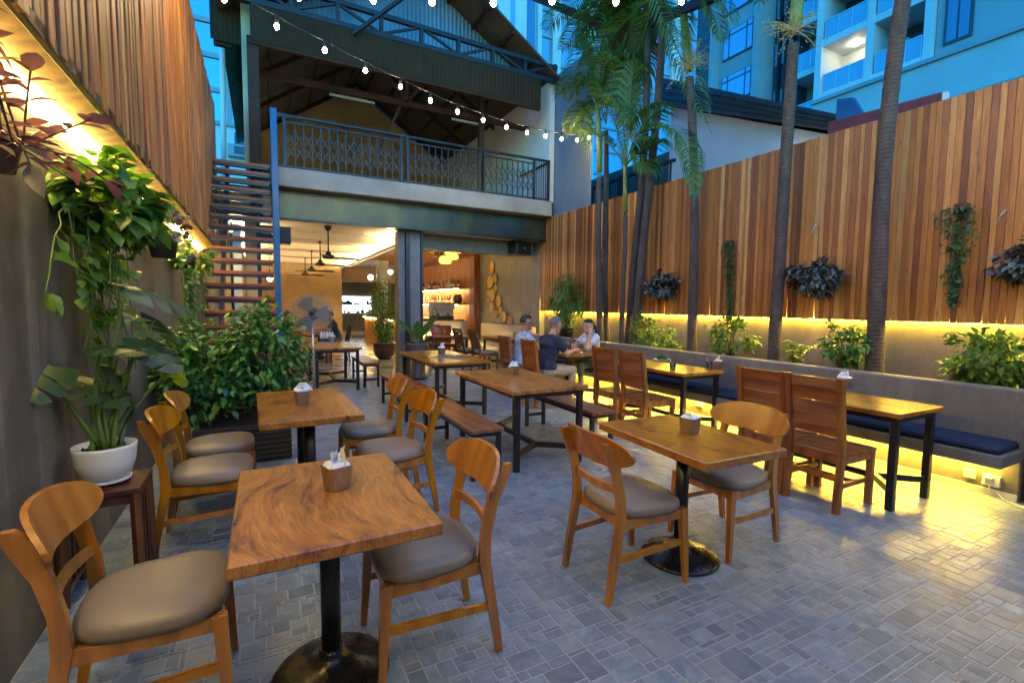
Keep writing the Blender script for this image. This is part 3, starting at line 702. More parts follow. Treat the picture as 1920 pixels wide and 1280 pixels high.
ac = MB().cbox(AX+1.5, AX+1.9, 13.6, 14.2, ZB+1.5, ZB+2.1, .03).build('air_conditioner', 'apt_white', ap)
MB().lathe([(.2, 0), (.22, .02)], 16, (0, 0, 0)).build('fan_grille', 'apt_dark', ac, loc=(AX+1.49, 13.9, ZB+1.8)).rotation_euler = (0, -PI/2, 0)
MB().box(AX+.2, AX+2.2, -14, 11.9, ZB-.3, 34).build('plain_wall', 'apt_grey', ap)
for k in range(3):
    for y0, y1 in ((10.6, 11.5), (6.0, 8.6), (2.2, 5.2)):
        f_ = MB().box(AX+.12, AX+.197, y0-.08, y1+.08, ZB+.35+FH*k, ZB+2.7+FH*k).build('window_frame', 'apt_dark', ap)
        nn = 2 if y1-y0 < 1 else 3; w = (y1-y0)/nn
        for i in range(nn): MB().box(AX+.09, AX+.118, y0+i*w+.04, y0+(i+1)*w-.04, ZB+.45+FH*k, ZB+2.6+FH*k).build('pane', 'pane_glass', f_)
# louvre strip and windowed wing
MB().box(AX+1.2, AX+2.3, 19.3, 21.0, 4, 34).build('louvre_bay', 'apt_dark', ap)
for y in (19.6, 20.05, 20.5): MB().box(AX+.9, AX+1.19, y-.06, y+.06, 4, 34).build('mullion', 'truss_paint', ap)
for k in range(8):
    for y in (19.82, 20.27, 20.72): MB().box(AX+1.1, AX+1.19, y-.13, y+.13, 5.2+FH*k, 6.6+FH*k).build('louvre_pane', 'pane_bright', ap)
MB().box(AX, AX+3, 21.0, 24.9, 2, 36).build('window_wing', 'apt_grey', ap)
MB().box(AX-.2, AX+.5, 24.9, 26.2, 2, 36).build('end_pier', 'apt_dark', ap); MB().box(AX-.35, AX-.001, 24.3, 24.89, 2, 36).build('pilaster', 'apt_grey', ap); MB().box(AX-.3, AX-.001, 21.0, 21.5, 2, 36).build('pilaster', 'apt_grey', ap)
for k in range(7):
    z = 6.55+FH*k
    f_ = MB().box(AX-.10, AX-.002, 21.62, 23.95, z, z+1.9).build('window_frame', 'apt_dark', ap)
    for y0, y1 in ((21.7, 22.05), (22.15, 23.4), (23.5, 23.88)): MB().box(AX-.13, AX-.102, y0, y1, z+.08, z+1.45).build('pane', 'pane_bright', f_); MB().box(AX-.13, AX-.102, y0, y1, z+1.55, z+1.84).build('pane', 'pane_bright', f_)
# ---- neighbour house behind the fence
nh = thing('neighbour_house', 'white-walled neighbouring house with a dark sloping roof edge behind the fence', 'house')
a = onx(1298, 152, 8.5); b = onx(1556, 240, 8.5); c = onx(1300, 205, 8.5); d = onx(1540, 262, 8.5)
MB().prism([(a[1]+.6, 0), (b[1]-.2, 0), (b[1]-.2, d[2]-.05), (a[1]+.6, c[2]+.28)], 'x', 8.5, 10.5).build('wall', 'house_wall', nh)
MB().prism([(a[1]+.75, c[2]+.35), (b[1]-.45, d[2]-.10), (b[1]-.45, b[2]-.02), (a[1]+.75, a[2]+.33)], 'x', 8.25, 10.6).build('roof_edge', 'roof_dark', nh)
for k in range(3):
    f = (k+1)/4; MB().bar((8.22, a[1]+.75, c[2]+.35+(a[2]-c[2])*f), (8.22, b[1]-.45, d[2]-.1+(b[2]-d[2]+.08)*f), .05, .018).build('roof_rib', 'roof_dark', nh)
MB().box(8.3, 8.49, b[1]+.25, b[1]+1.0, d[2]-.38, d[2]-.12).build('lit_window', 'lamp_warm_dim', nh)
rh = thing('red_roof_shed', 'low shed with a dark red roof edge just behind the fence top', 'shed')
p1 = onx(1552, 248, 7.6); p2 = onx(1766, 182, 7.6); h0 = onx(1552, 215, 7.6)[2]-p1[2]
MB().box(7.65, 9.5, p2[1], p1[1], 0, 4.0).build('wall', 'band_wall', rh)
MB().prism([(p1[1], p1[2]-.5), (p2[1], p1[2]-.5), (p2[1], p2[2]+.06), (p1[1], p1[2]+h0*.55)], 'x', 7.6, 7.64).build('roof_edge', 'roof_red', rh)
MB().box(7.595, 7.66, p2[1]-.05, p2[1]-.004, p2[2]-.12, p2[2]+.05).build('edge_cap', 'plastic_white', rh)
MB().prism([(p1[1]+.12, p1[2]-.3), (p1[1]-.55, p1[2]-.3), (p1[1]-.1, p1[2]+.55), (p1[1]+.12, p1[2]+.6)], 'x', 8.0, 8.1).build('gutter_box', 'blue_paint', rh)
gh = thing('green_house', 'dark green neighbouring house with a balcony rail behind the palm cluster', 'house')
MB().box(8.7, 11, 7.9, 14, 0, 5.2).build('wall', 'far_green', gh)
MB().box(7.6, 8.69, 7.4, 12, 3.5, 3.65).build('balcony_slab', 'apt_dark', gh)
for i in range(14): MB().box(7.62, 7.65, 7.5+i*.33, 7.53+i*.33, 3.651, 4.5).build('baluster', 'black_steel', gh)
MB().box(7.60, 7.67, 7.4, 12, 4.5, 4.56).build('handrail', 'black_steel', gh); MB().box(7.58, 7.69, 9.0, 9.1, 3.651, 4.6).build('post', 'black_steel', gh)
# ---- towers far behind
def tower(name, label, pxl, pxr, Y, ztop, mats, stripes, depth=14, floors=True):
    x0, x1 = ony(pxl, 200, Y)[0], ony(pxr, 200, Y)[0]
    t_ = thing(name, label, 'tower', ((x0+x1)/2, Y, 0)); w = (x1-x0)/2
    MB().box(-w, w, 0, depth, -.3, ztop).build('body', mats[0], t_)
    for (f0, f1, mt, pr) in stripes: MB().box(-w+2*w*f0, -w+2*w*f1, -pr, -.002, -.2, ztop-.5).build('pilaster' if pr > .3 else 'glazing', mt, t_)
    return t_, w
t1, w1 = tower('white_tower', 'tall white tower with blue glazing strips above the tin roof', 850, 1010, 48, 62, ('apt_white',), [(.02, .12, 'pane_glass', .1), (.27, .37, 'pane_glass', .1), (.64, .69, 'balcony_glass', .1), (.84, .93, 'pane_glass', .2), (.95, 1., 'apt_white', .5)])
for k in range(14):
    f_ = MB().box(-w1*.42, -w1*.02, -.16, -.003, 22+k*3.0, 24.2+k*3.0).build('window', 'apt_dark', t1)
    for i in range(3): MB().box(-w1*.41+i*w1*.132, -w1*.41+(i+1)*w1*.132-.12, -.22, -.162, 22.1+k*3.0, 24.1+k*3.0).build('pane', 'pane_bright', f_)
t2, w2 = tower('glass_tower', 'blue glass tower rising behind the palm fronds', 1012, 1330, 60, 70, ('balcony_glass',), [(.05, .09, 'apt_white', .5), (.22, .27, 'apt_white', .5), (.45, .5, 'apt_white', .5), (.72, .77, 'apt_white', .5), (.93, 1., 'apt_white', .5)])
for k in range(18): MB().box(-w2, w2, -.2, -.002, 4+k*3.5, 4.35+k*3.5).build('floor_band', 'apt_grey', t2)
t3, w3 = tower('blue_tower', 'blue glass tower glimpsed between the slat screen and the balcony post', 330, 520, 62, 66, ('pane_bright',), [(0, .12, 'apt_white', .5), (.48, .53, 'apt_grey', .5), (.9, 1., 'apt_white', .5)])
for k in range(18): MB().box(-w3, w3, -.2, -.003, 3+k*3.5, 3.5+k*3.5).build('floor_band', 'apt_grey', t3)
lb = thing('white_house', 'white building with an air conditioner seen over the top stair treads', 'house', (0, 30, 0))
xa, xb = ony(396, 280, 30)[0], ony(490, 280, 30)[0]; zt = ony(430, 238, 30)[2]
MB().box(xa, xb, 0, 8, 0, zt).build('wall', 'apt_white', lb); MB().box(xa-.1, xb+.1, -.15, 8, zt, zt+.2).build('parapet', 'apt_grey', lb)
p = ony(450, 265, 30); MB().box(p[0]-.25, p[0]+.25, -.05, -.002, p[2]-.4, p[2]+.4).build('window', 'apt_dark', lb)
p = ony(448, 287, 30); ac = MB().box(p[0]-.5, p[0]+.5, -.5, -.002, p[2]-.3, p[2]+.3).build('air_conditioner', 'apt_grey', lb); MB().box(p[0]-.2, p[0]+.3, -.53, -.502, p[2]-.2, p[2]+.2).build('fan_grille', 'apt_dark', ac)
gp = MB().box(-.62, -.35, 9.9, 10.0, 5.9, 9.0).build('corrugated_panel', 'corrugated_dark'); tag(gp, 'dark corrugated panel hanging left of the gable truss', 'panel')
corrp = corr(MB(), (-.66, 9.86), (-.02, 9.86), 5.95, 9.0, .07, .014).build('rib', 'corrugated_dark', gp)
tag(MB().tube([(-.62, 11.0, 2.5), (-.5, 11.0, 9.)], .05, 10).build('drain_pipe', 'plastic_white', smooth=True), 'white drain pipe at the end of the slat screen', 'pipe')
# ================================================================ FURNITURE
def spoon_chair():
    r = thing('dining_chair', 'x', 'chair', group='honey-coloured chairs with taupe seats')
    # seat pad: rounded trapezoid dome
    def out(a, k):
        c, s = math.cos(a), math.sin(a); e = .62
        x = .225*math.copysign(abs(c)**e, c); y = (.235+.02*x/.225)*math.copysign(abs(s)**e, s); return x*k, y*k
    mb = MB(); n = 36; rings = [(.90, .418), (.985, .422), (1.0, .440), (.985, .458), (.93, .474), (.80, .486), (.55, .494), (.28, .497)]
    vs = [(*out(2*PI*j/n, k), z) for k, z in rings for j in range(n)]+[(0, 0, .498)]
    fs = [(i*n+j, i*n+(j+1) % n, (i+1)*n+(j+1) % n, (i+1)*n+j) for i in range(len(rings)-1) for j in range(n)]
    fs += [((len(rings)-1)*n+j, (len(rings)-1)*n+(j+1) % n, len(rings)*n) for j in range(n)]+[tuple(range(n))[::-1]]
    mb.add(vs, fs).build('seat', 'vinyl', r, smooth=True)
    W = 'honey_wood'
    MB().bar((.19, -.20, .392), (.19, .20, .392), .024, .052).build('seat_rail', W, r)
    MB().bar((-.19, -.185, .392), (-.19, .185, .392), .024, .052).build('seat_rail', W, r)
    for s in (-1, 1):
        MB().bar((-.20, s*.19, .392), (.20, s*.205, .392), .024, .052).build('seat_rail', W, r)
        MB().bar((-.235, s*.197, .215), (.205, s*.212, .235), .018, .032).build('stretcher', W, r)
        MB().bar((.198, s*.205, .417), (.222, s*.222, 0), .036, .046, up=(1, 0, 0), w2=.024, h2=.026).build('leg', W, r)
        # rear leg and back post in one curved piece (profile in x-z)
        pr = [(-.285, 0, .028), (-.262, .15, .036), (-.232, .32, .046), (-.215, .42, .050), (-.222, .54, .044), (-.250, .66, .046), (-.274, .73, .064), (-.300, .79, .064), (-.322, .826, .030)]
        pts = [(x+w/2, z) for x, z, w in pr]+[(x-w/2, z) for x, z, w in pr[::-1]]
        def yo(z): return .016*z
        mb = MB(); k = len(pr); vs = []
        for x, z, w in pr:
            yc = s*(.200-.012*z); 
            for dx, dy in ((w/2, -.015), (w/2, .015), (-w/2, .015), (-w/2, -.015)): vs.append((x+dx, yc+dy, z))
        fs = [(i*4+j, i*4+(j+1) % 4, (i+1)*4+(j+1) % 4, (i+1)*4+j) for i in range(k-1) for j in range(4)]+[(3, 2, 1, 0), tuple((k-1)*4+j for j in range(4))]
        autosmooth(mb.add(vs, fs).build('leg', W, r), 40)
    # curved lower rail and bent top panel
    mb = MB(); N = 10; vs = []
    for i in range(N+1):
        u = -1+2*i/N; x = -.225-.030*(1-u*u); 
        for dx, dz in ((.009, -.019), (.009, .019), (-.009, .019), (-.009, -.019)): vs.append((x+dx-.0, u*.178, .575+dz))
    autosmooth(mb.add(vs, [(i*4+j, i*4+(j+1) % 4, (i+1)*4+(j+1) % 4, (i+1)*4+j) for i in range(N) for j in range(4)]+[(3, 2, 1, 0), tuple(N*4+j for j in range(4))]).build('back_rail', W, r), 40)
    mb = MB(); NU, NV = 22, 8
    def pnt(i, j, off):
        u = -1+2*i/NU; v = -1+2*j/NV; uu = math.sin(u*PI/2)
        h = .084*max(.02, (1-abs(uu)**3.6))**.5; zc = .762+.012*(1-uu*uu)
        z = zc+v*h; xx = -.292+.078*uu*uu-(z-.76)*.30
        return (xx+off, uu*.278, z)
    vs = [pnt(i, j, .009) for i in range(NU+1) for j in range(NV+1)]+[pnt(i, j, -.009) for i in range(NU+1) for j in range(NV+1)]
    o_ = (NU+1)*(NV+1); ix = lambda i, j: i*(NV+1)+j
    fs = []
    for i in range(NU):
        for j in range(NV): a, b, c, d = ix(i, j), ix(i+1, j), ix(i+1, j+1), ix(i, j+1); fs += [(a, b, c, d), (d+o_, c+o_, b+o_, a+o_)]
        fs += [(ix(i, 0)+o_, ix(i+1, 0)+o_, ix(i+1, 0), ix(i, 0)), (ix(i, NV), ix(i+1, NV), ix(i+1, NV)+o_, ix(i, NV)+o_)]
    for j in range(NV): fs += [(ix(0, j), ix(0, j+1), ix(0, j+1)+o_, ix(0, j)+o_), (ix(NU, j)+o_, ix(NU, j+1)+o_, ix(NU, j+1), ix(NU, j))]
    autosmooth(mb.add(vs, fs).build('back_panel', W, r), 50)
    return r
ch = spoon_chair()
spots = [(-.36, 2.07, .02, 'honey wood chair in front of the plant stool, tucked to the nearest table'),
         (-.30, 3.50, -.03, 'honey wood chair just behind the white monstera pot at the second table'),
         (-.30, 4.10, .02, 'honey wood chair close to the leafy shrub at the second table'),
         (.60, 1.98, PI-.03, 'honey wood chair on the open side of the nearest table'),
         (.80, 3.42, PI+.05, 'honey wood chair at the second table, nearer of the pair facing the wall'),
         (.78, 4.12, PI-.04, 'honey wood chair at the second table, farther of the pair facing the wall'),
         (1.80, 2.0, -.02, 'honey wood chair with its back to us left of the single middle table'),
         (2.62, 2.03, PI+.03, 'honey wood chair facing us across the single middle table')]
for i, (x, y, a, lb_) in enumerate(spots):
    if i == 0: ch.location = (x, y, 0); ch.rotation_euler = (0, 0, a); ch['label'] = lb_
    else: dup(ch, lb_, (x, y, 0), a)
# ---- pedestal tables
def pedestal_table(w, l, label, loc, rz=0.0, npost=1):
    r = thing('pedestal_table', label, 'table', loc, rz, 'slab tables on cast iron pedestals')
    autosmooth(MB().cbox(-w/2, w/2, -l/2, l/2, .703, .75, .006).build('tabletop', 'tabletop', r), 30)
    for k in range(npost):
        yo = 0 if npost == 1 else (k-.5)*l*.5
        MB().box(-w*.42, w*.42, yo-.03-(l*.42-.03 if npost == 1 else 0), yo+.03+(l*.42-.03 if npost == 1 else 0), .69, .7025).build('mount_plate', 'black_steel', r)
        MB().lathe([(.038, .075), (.038, .69)], 20, (0, yo, 0)).build('post', 'black_steel', r, smooth=True)
        b = MB().lathe([(.225, .0), (.228, .008), (.215, .020), (.16, .040), (.10, .058), (.062, .078), (.05, .10), (.046, .115), (.0395, .116)], 36, (0, yo, 0)).build('base', 'cast_iron', r, smooth=True)
    return r
pedestal_table(.65, .88, 'nearest slab table with a napkin cup and swirling dark grain', (.215, 1.965, 0))
pedestal_table(.64, 1.2, 'longer slab table in front of the leafy shrub', (.27, 3.9, 0), .02, 2)
pedestal_table(.60, .88, 'single middle slab table on a round iron foot', (2.2, 1.985, 0), -.04)
# ---- steel framed tables
def trestle_table(w, l, label, loc, rz=0.0, h=.745):
    r = thing('trestle_table', label, 'table', loc, rz, 'wooden tables on black square-tube frames')
    top = None
    n = 2; 
    for k in range(n): autosmooth(MB().cbox(-w/2+k*w/n+.0006, -w/2+(k+1)*w/n-.0006, -l/2, l/2, h-.036, h, .004).build('top_board', 'tabletop', r), 30)
    a, b = w/2-.07, l/2-.055; S = 'black_steel'; t = .05
    for sx in (-1, 1):
        MB().bar((sx*a, -b, h-.058), (sx*a, b, h-.058), .04, .04).build('frame_rail', S, r)
        for sy in (-1, 1): MB().cbox(sx*a-t/2, sx*a+t/2, sy*b-t/2, sy*b+t/2, 0, h-.037, .003).build('leg', S, r)
    for sy in (-1, 1):
        MB().bar((-a, sy*b, h-.058), (a, sy*b, h-.058), .04, .04).build('frame_rail', S, r)
        for sx in (-1, 1): MB().bar((sx*a, sy*b, .15), (0, sy*(b-.24), .15), .035, .05).build('brace', S, r)
    MB().bar((0, -(b-.24), .15), (0, b-.24, .15), .035, .05).build('stretcher', S, r)
    return r
trestle_table(.82, 1.42, 'wide wooden table in the centre between two low benches', (2.34, 4.36, 0))
trestle_table(.82, 1.72, 'wooden table with a grey placemat beside the potted arrowhead plant', (2.34, 6.72, 0))
trestle_table(.68, 1.30, 'wooden table nearest the power socket with two high-backed chairs', (4.40, 2.35, 0))
trestle_table(.68, 1.30, 'wooden table with drinks and a salad by the bench', (4.56, 4.50, 0))
trestle_table(.70, 1.30, 'wooden table where three people are eating', (4.46, 6.72, 0))
trestle_table(.80, 1.5, 'wooden table just outside the lit dining room near the pedestal fan', (1.12, 9.25, 0))
# ---- benches
def bench(label, loc, l=1.42, w=.30, rz=0.0):
    r = thing('low_bench', label, 'bench', loc, rz, 'low wooden benches on black frames')
    autosmooth(MB().cbox(-w/2, w/2, -l/2, l/2, .415, .45, .004).build('seat', 'bench_wood', r), 30)
    a, b = w/2-.03, l/2-.05
    for sy in (-1, 1):
        for sx in (-1, 1): MB().cbox(sx*a-.02, sx*a+.02, sy*b-.02, sy*b+.02, 0, .414, .003).build('leg', 'black_steel', r)
        MB().bar((-a, sy*b, .14), (a, sy*b, .14), .028, .035).build('stretcher', 'black_steel', r)
        MB().bar((-a, sy*b, .395), (a, sy*b, .395), .028, .036).build('frame_rail', 'black_steel', r)
    for sx in (-1, 1): MB().bar((sx*a, -b, .395), (sx*a, b, .395), .026, .036).build('frame_rail', 'black_steel', r)
    return r
bench('low bench on the near side of the central wide table', (1.68, 4.33, 0))
bench('low bench on the far side of the central wide table', (3.02, 4.45, 0))
bench('low bench beside the table with the grey placemat', (1.72, 6.60, 0))
bench('low bench beside the table outside the dining room', (1.72, 9.35, 0), 1.3)
# ---- high-backed plank chairs
def plank_chair():
    r = thing('high_back_chair', 'x', 'chair', group='reddish high-backed plank chairs'); W = 'teak_wood'
    for s in (-1, 1):
        MB().bar((.20, s*.19, 0), (.20, s*.19, .43), .042).build('leg', W, r)
        mb = MB(); pr = [(-.235, 0), (-.205, .42), (-.215, .55), (-.275, 1.0)]; vs = []
        for x, z in pr:
            for dx, dy in ((.022, -.021), (.022, .021), (-.022, .021), (-.022, -.021)): vs.append((x+dx, s*.19+dy, z))
        mb.add(vs, [(i*4+j, i*4+(j+1) % 4, (i+1)*4+(j+1) % 4, (i+1)*4+j) for i in range(3) for j in range(4)]+[(3, 2, 1, 0), (12, 13, 14, 15)]).build('leg', W, r)
        MB().bar((-.20, s*.19, .39), (.20, s*.19, .39), .028, .06).build('seat_rail', W, r)
        MB().bar((-.22, s*.19, .20), (.20, s*.19, .20), .024, .034).build('stretcher', W, r)
    MB().bar((.20, -.19, .39), (.20, .19, .39), .028, .06).build('seat_rail', W, r)
    MB().bar((-.20, -.19, .39), (-.20, .19, .39), .028, .06).build('seat_rail', W, r)
    MB().bar((-.218, -.17, .25), (-.218, .17, .25), .024, .034).build('stretcher', W, r); MB().bar((0, -.18, .20), (0, .18, .20), .024, .03).build('stretcher', W, r)
    for k in range(4): MB().cbox(-.215+k*.112, -.215+k*.112+.110, -.215, .215, .42, .441, .003).build('seat_board', 'teak_across', r)
    def bk(z0, z1, t=.016):
        x = lambda z: -.215-(z-.55)*.1333
        MB().add([(x(z0)+t/2, -.168, z0), (x(z0)+t/2, .168, z0), (x(z1)+t/2, .168, z1), (x(z1)+t/2, -.168, z1), (x(z0)-t/2, -.168, z0), (x(z0)-t/2, .168, z0), (x(z1)-t/2, .168, z1), (x(z1)-t/2, -.168, z1)],
                 [(0,1,2,3),(7,6,5,4),(0,4,5,1),(1,5,6,2),(2,6,7,3),(3,7,4,0)]).build('back_board', 'teak_across', r)
    z = .56
    for h in (.06, .10, .095, .10, .079): bk(z, z+h-.0025, .030 if h in (.06, .079) else .016); z += h
    return r
hc = plank_chair()
hs = [(3.93, 2.09, 0., 'high-backed plank chair, the nearest one, with its back to us at the end table'),
      (3.93, 2.53, .03, 'high-backed plank chair half hidden behind the nearest one'),
      (4.02, 4.19, -.02, 'high-backed plank chair by the drinks table, nearer of the two'),
      (4.02, 4.70, .03, 'high-backed plank chair by the drinks table, farther of the two'),
      (3.76, 6.14, .02, 'high-backed plank chair under the man in the navy shirt'),
      (3.78, 6.96, -.04, 'high-backed plank chair under the man in the striped shirt')]
for i, (x, y, a, lb_) in enumerate(hs):
    if i == 0: hc.location = (x, y, 0); hc.rotation_euler = (0, 0, a); hc['label'] = lb_
    else: dup(hc, lb_, (x, y, 0), a)
# ---- slatted chairs, armchair and tables just inside the opening
def slat_chair(arms):
    r = thing('slat_chair', 'x', 'chair', group='dark chairs with slatted backs'); W = 'dark_wood'
    for s in (-1, 1):
        MB().bar((.21, s*.21, 0), (.21, s*.21, .62 if arms else .43), .04).build('leg', W, r)
        mb = MB(); vs = []
        for x, z in ((-.24, 0), (-.20, .42), (-.22, .6), (-.30, .95)):
            for dx, dy in ((.02, -.02), (.02, .02), (-.02, .02), (-.02, -.02)): vs.append((x+dx, s*.21+dy, z))
        mb.add(vs, [(i*4+j, i*4+(j+1) % 4, (i+1)*4+(j+1) % 4, (i+1)*4+j) for i in range(3) for j in range(4)]+[(3, 2, 1, 0), (12, 13, 14, 15)]).build('leg', W, r)
        if arms: MB().cbox(-.24, .25, s*.21-.03, s*.21+.03, .62, .645, .006).build('armrest', W, r)
        MB().bar((-.2, s*.21, .4), (.21, s*.21, .4), .026, .05).build('seat_rail', W, r)
    MB().bar((.21, -.2, .4), (.21, .2, .4), .026, .05).build('seat_rail', W, r)
    autosmooth(MB().cbox(-.19, .23, -.22, .22, .425, .475, .02).build('seat', 'vinyl' if not arms else 'red_vinyl', r), 50)
    MB().bar((-.297, -.19, .93), (-.297, .19, .93), .03, .06).build('top_rail', W, r); MB().bar((-.222, -.19, .56), (-.222, .19, .56), .03, .05).build('back_rail', W, r)
    for k in range(7): y = -.165+k*.055; MB().bar((-.225, y, .58), (-.292, y, .91), .03, .010, up=(1, 0, 0)).build('slat', W, r)
    return r
sc = slat_chair(False); sc.location = (4.42, 9.75, 0); sc['label'] = 'dark slat-backed chair nearest the concrete booth wall with round woven trays'
dup(sc, 'dark slat-backed chair behind its twin near the booth', (4.30, 10.45, 0), .05)
dup(sc, 'dark slat-backed chair farthest inside by the red armchair', (4.1, 12.2, 0), -PI/2)
sa = slat_chair(True); sa.location = (3.38, 10.75, 0); sa['label'] = 'dark armchair with slatted back just behind the concrete column'
ra = thing('red_armchair', 'red padded armchair facing us inside the dining room', 'chair', (4.25, 11.95, 0), -PI/2)
for s in (-1, 1):
    for x in (-.2, .2): MB().bar((x, s*.2, 0), (x, s*.2, .40), .04).build('leg', 'dark_wood', ra)
autosmooth(MB().cbox(-.24, .26, -.26, .26, .40, .49, .03).build('seat', 'red_vinyl', ra), 50); autosmooth(MB().cbox(-.30, -.20, -.28, .28, .45, .95, .035).build('backrest', 'red_vinyl', ra), 50)
trestle_table(.62, .9, 'small table with a white cup before the red armchair', (4.05, 11.15, 0), PI/2)
trestle_table(.60, 1.2, 'narrow table before the beige booth', (5.05, 10.1, 0))
bo = thing('booth_seat', 'beige upholstered booth along the concrete wall with woven trays', 'booth', (5.98, 11.2, 0))
autosmooth(MB().cbox(-.55, -.06, -1.1, 2.0, .0, .45, .03).build('seat', 'beige_vinyl', bo), 50); autosmooth(MB().cbox(-.14, -.01, -1.1, 2.0, .451, .98, .03).build('backrest', 'beige_vinyl', bo), 50)
# far dining table with diners
trestle_table(.85, 1.9, 'long table deep inside where the far diners sit', (1.05, 13.6, 0))
wc = dup(sc, 'slat-backed wooden chair at the far inside table', (1.72, 12.9, 0), PI)
# ---- plant stool
ps = thing('plant_stool', 'dark wooden stool holding the white monstera pot', 'stool', (-.74, 3.12, 0))
autosmooth(MB().cbox(-.17, .17, -.17, .17, .60, .63, .004).build('top', 'dark_wood', ps), 30)
for sx in (-1, 1):
    MB().bar((sx*.14, -.14, .57), (sx*.14, .14, .57), .02, .06).build('apron', 'dark_wood', ps); MB().bar((-.14, sx*.14, .57), (.14, sx*.14, .57), .02, .06).build('apron', 'dark_wood', ps)
    for sy in (-1, 1): MB().bar((sx*.145, sy*.145, .60), (sx*.155, sy*.155, 0), .036).build('leg', 'dark_wood', ps)
    for k in (-1, 0, 1): MB().bar((sx*.148, k*.07, .55), (sx*.152, k*.07, .1), .012, .035, up=(0, 1, 0)).build('slat', 'dark_wood', ps)
    MB().bar((sx*.15, -.14, .09), (sx*.15, .14, .09), .02, .03).build('stretcher', 'dark_wood', ps)
ps.scale = (.98, .98, .888)
# ================================================================ PLANTS
def leaf_tpl(widths, fold=.25, curl=.25, n=None):
    n = len(widths); V = []; F = []
    for i, w in enumerate(widths):
        s = i/(n-1); z = -curl*s*s
        V += [(s, -w, z+abs(w)*fold), (s, 0, z), (s, w, z+abs(w)*fold)]
    for i in range(n-1): a = i*3; F += [(a, a+3, a+4, a+1), (a+1, a+4, a+5, a+2)]
    return np.array(V), np.array(F)
T_OVAL = leaf_tpl([.02, .22, .26, .17, .01]); T_HEART = leaf_tpl([.10, .33, .34, .20, .01], .2, .3); T_LANCE = leaf_tpl([.02, .12, .14, .09, .01], .3, .35)
T_TINY = leaf_tpl([.05, .30, .02], .2, .2); T_STRAP = leaf_tpl([.03, .06, .065, .06, .045, .01], .3, .55); T_PADDLE = leaf_tpl([.02, .015, .09, .13, .13, .09, .01], .35, .5)
def unit(a): return a/np.maximum(np.linalg.norm(a, axis=-1, keepdims=True), 1e-9)
class Leaves:
    def __init__(s): s.V = []; s.F = []; s.n = 0
    def put(s, pos, d, size, tpl, up=None, flip=.0):
        pos = np.atleast_2d(pos); N = len(pos); d = unit(np.broadcast_to(d, (N, 3)).astype(float))
        up = np.broadcast_to(np.array([0, 0, 1.]) if up is None else up, (N, 3)).astype(float)+rng.normal(0, .25, (N, 3))
        y = unit(np.cross(up, d)); z = np.cross(d, y); size = np.broadcast_to(size, (N,))
        T, F = tpl; P = pos[:, None, :]+size[:, None, None]*(T[None, :, 0:1]*d[:, None, :]+T[None, :, 1:2]*y[:, None, :]+T[None, :, 2:3]*z[:, None, :])
        s.V.append(P.reshape(-1, 3)); s.F.append((F[None]+(s.n+np.arange(N)*len(T))[:, None, None]).reshape(-1, 4)); s.n += N*len(T); return s
    def build(s, name, mat, parent=None):
        me = bpy.data.meshes.new(name); me.from_pydata(np.concatenate(s.V).tolist(), [], np.concatenate(s.F).tolist()); me.materials.append(MAT(mat))
        me.polygons.foreach_set('use_smooth', [True]*len(me.polygons)); me.update(); return link(name, me, parent)
def clumpy(L, c, r, N, size, tpl, K=None, droop=.3, inner=.45, zmin=None):   # leaves grouped in sprays over an ellipsoid
    c, r = np.array(c, float), np.array(r, float); K = K or max(6, N//26)
    u = unit(rng.normal(size=(K, 3))); rad = inner+(1-inner)*rng.random((K, 1))**.6; cc = u*rad*rng.uniform(.85, 1.12, (K, 1))
    per = N//K
    for k in range(K):
        p = cc[k]+rng.normal(0, .13, (per, 3)); pos = c+p*r
        if zmin is not None: pos[:, 2] = np.maximum(pos[:, 2], zmin+.01)
        d = unit(u[k]*np.array([1, 1, .6])+rng.normal(0, .55, (per, 3))+np.array([0, 0, -droop])); L.put(pos, d, size*rng.uniform(.65, 1.2, per), tpl)
    return cc*r+c
def stems(base, tips, rad=.006, parent=None, name='stem', mat='stem_brown'):
    mb = MB(); b = np.array(base, float)
    for t in tips:
        m_ = b*.5+np.array(t)*.5+rng.normal(0, .03, 3)+np.array([0, 0, .05]); mb.tube([tuple(b+rng.normal(0, .02, 3)*[1, 1, 0]), tuple(m_), tuple(t)], [rad*1.4, rad, rad*.5], 5)
    return mb.build(name, mat, parent, smooth=True)
def bush(name, label, base, c, r, N, size, tpl, mat, group=None, cat='shrub', K=None):
    t_ = thing(name, label, cat, tuple(base), group=group); b = np.array(base, float); L = Leaves()
    cc = clumpy(L, np.array(c, float)-b, r, N, size, tpl, K, zmin=.02); L.build('foliage', mat, t_); stems((0, 0, 0), cc[::2], .006, t_); return t_
# ---- big shrubs in the planter by the stairs
pb = thing('wicker_planter', 'black woven planter box under the big shrubs', 'planter', (-.18, 5.35, 0))
MB().cbox(-.40, .40, -.36, .30, 0, .36, .01).build('box', 'wicker', pb); MB().box(-.37, .37, -.33, .27, .34, .37).build('soil', 'soil', pb)
for k in range(7): MB().cbox(-.404, .404, -.364, .304, .03+k*.047, .05+k*.047, .004).build('weave_band', 'wicker', pb)
tag(autosmooth(MB().cbox(-.75, .05, 5.72, 5.9, .40, .44, .006).build('timber_shelf', 'dark_wood')), 'dark timber plank behind the big leafy shrub', 'shelf')
q1, q2 = ony(385, 700, 5.3), ony(497, 680, 5.3)
bush('leafy_shrub', 'broad dark green shrub at the foot of the stairs against the wall', (-.40, 5.35, .36), (q1[0], 5.40, .80), (.42, .42, .52), 2300, .085, T_OVAL, 'leaf_dark')
bush('leafy_shrub', 'dark green shrub at the foot of the blue post', (.02, 5.30, .36), (q2[0]-.03, 5.30, .96), (.40, .36, .43), 2000, .085, T_OVAL, 'leaf_dark')
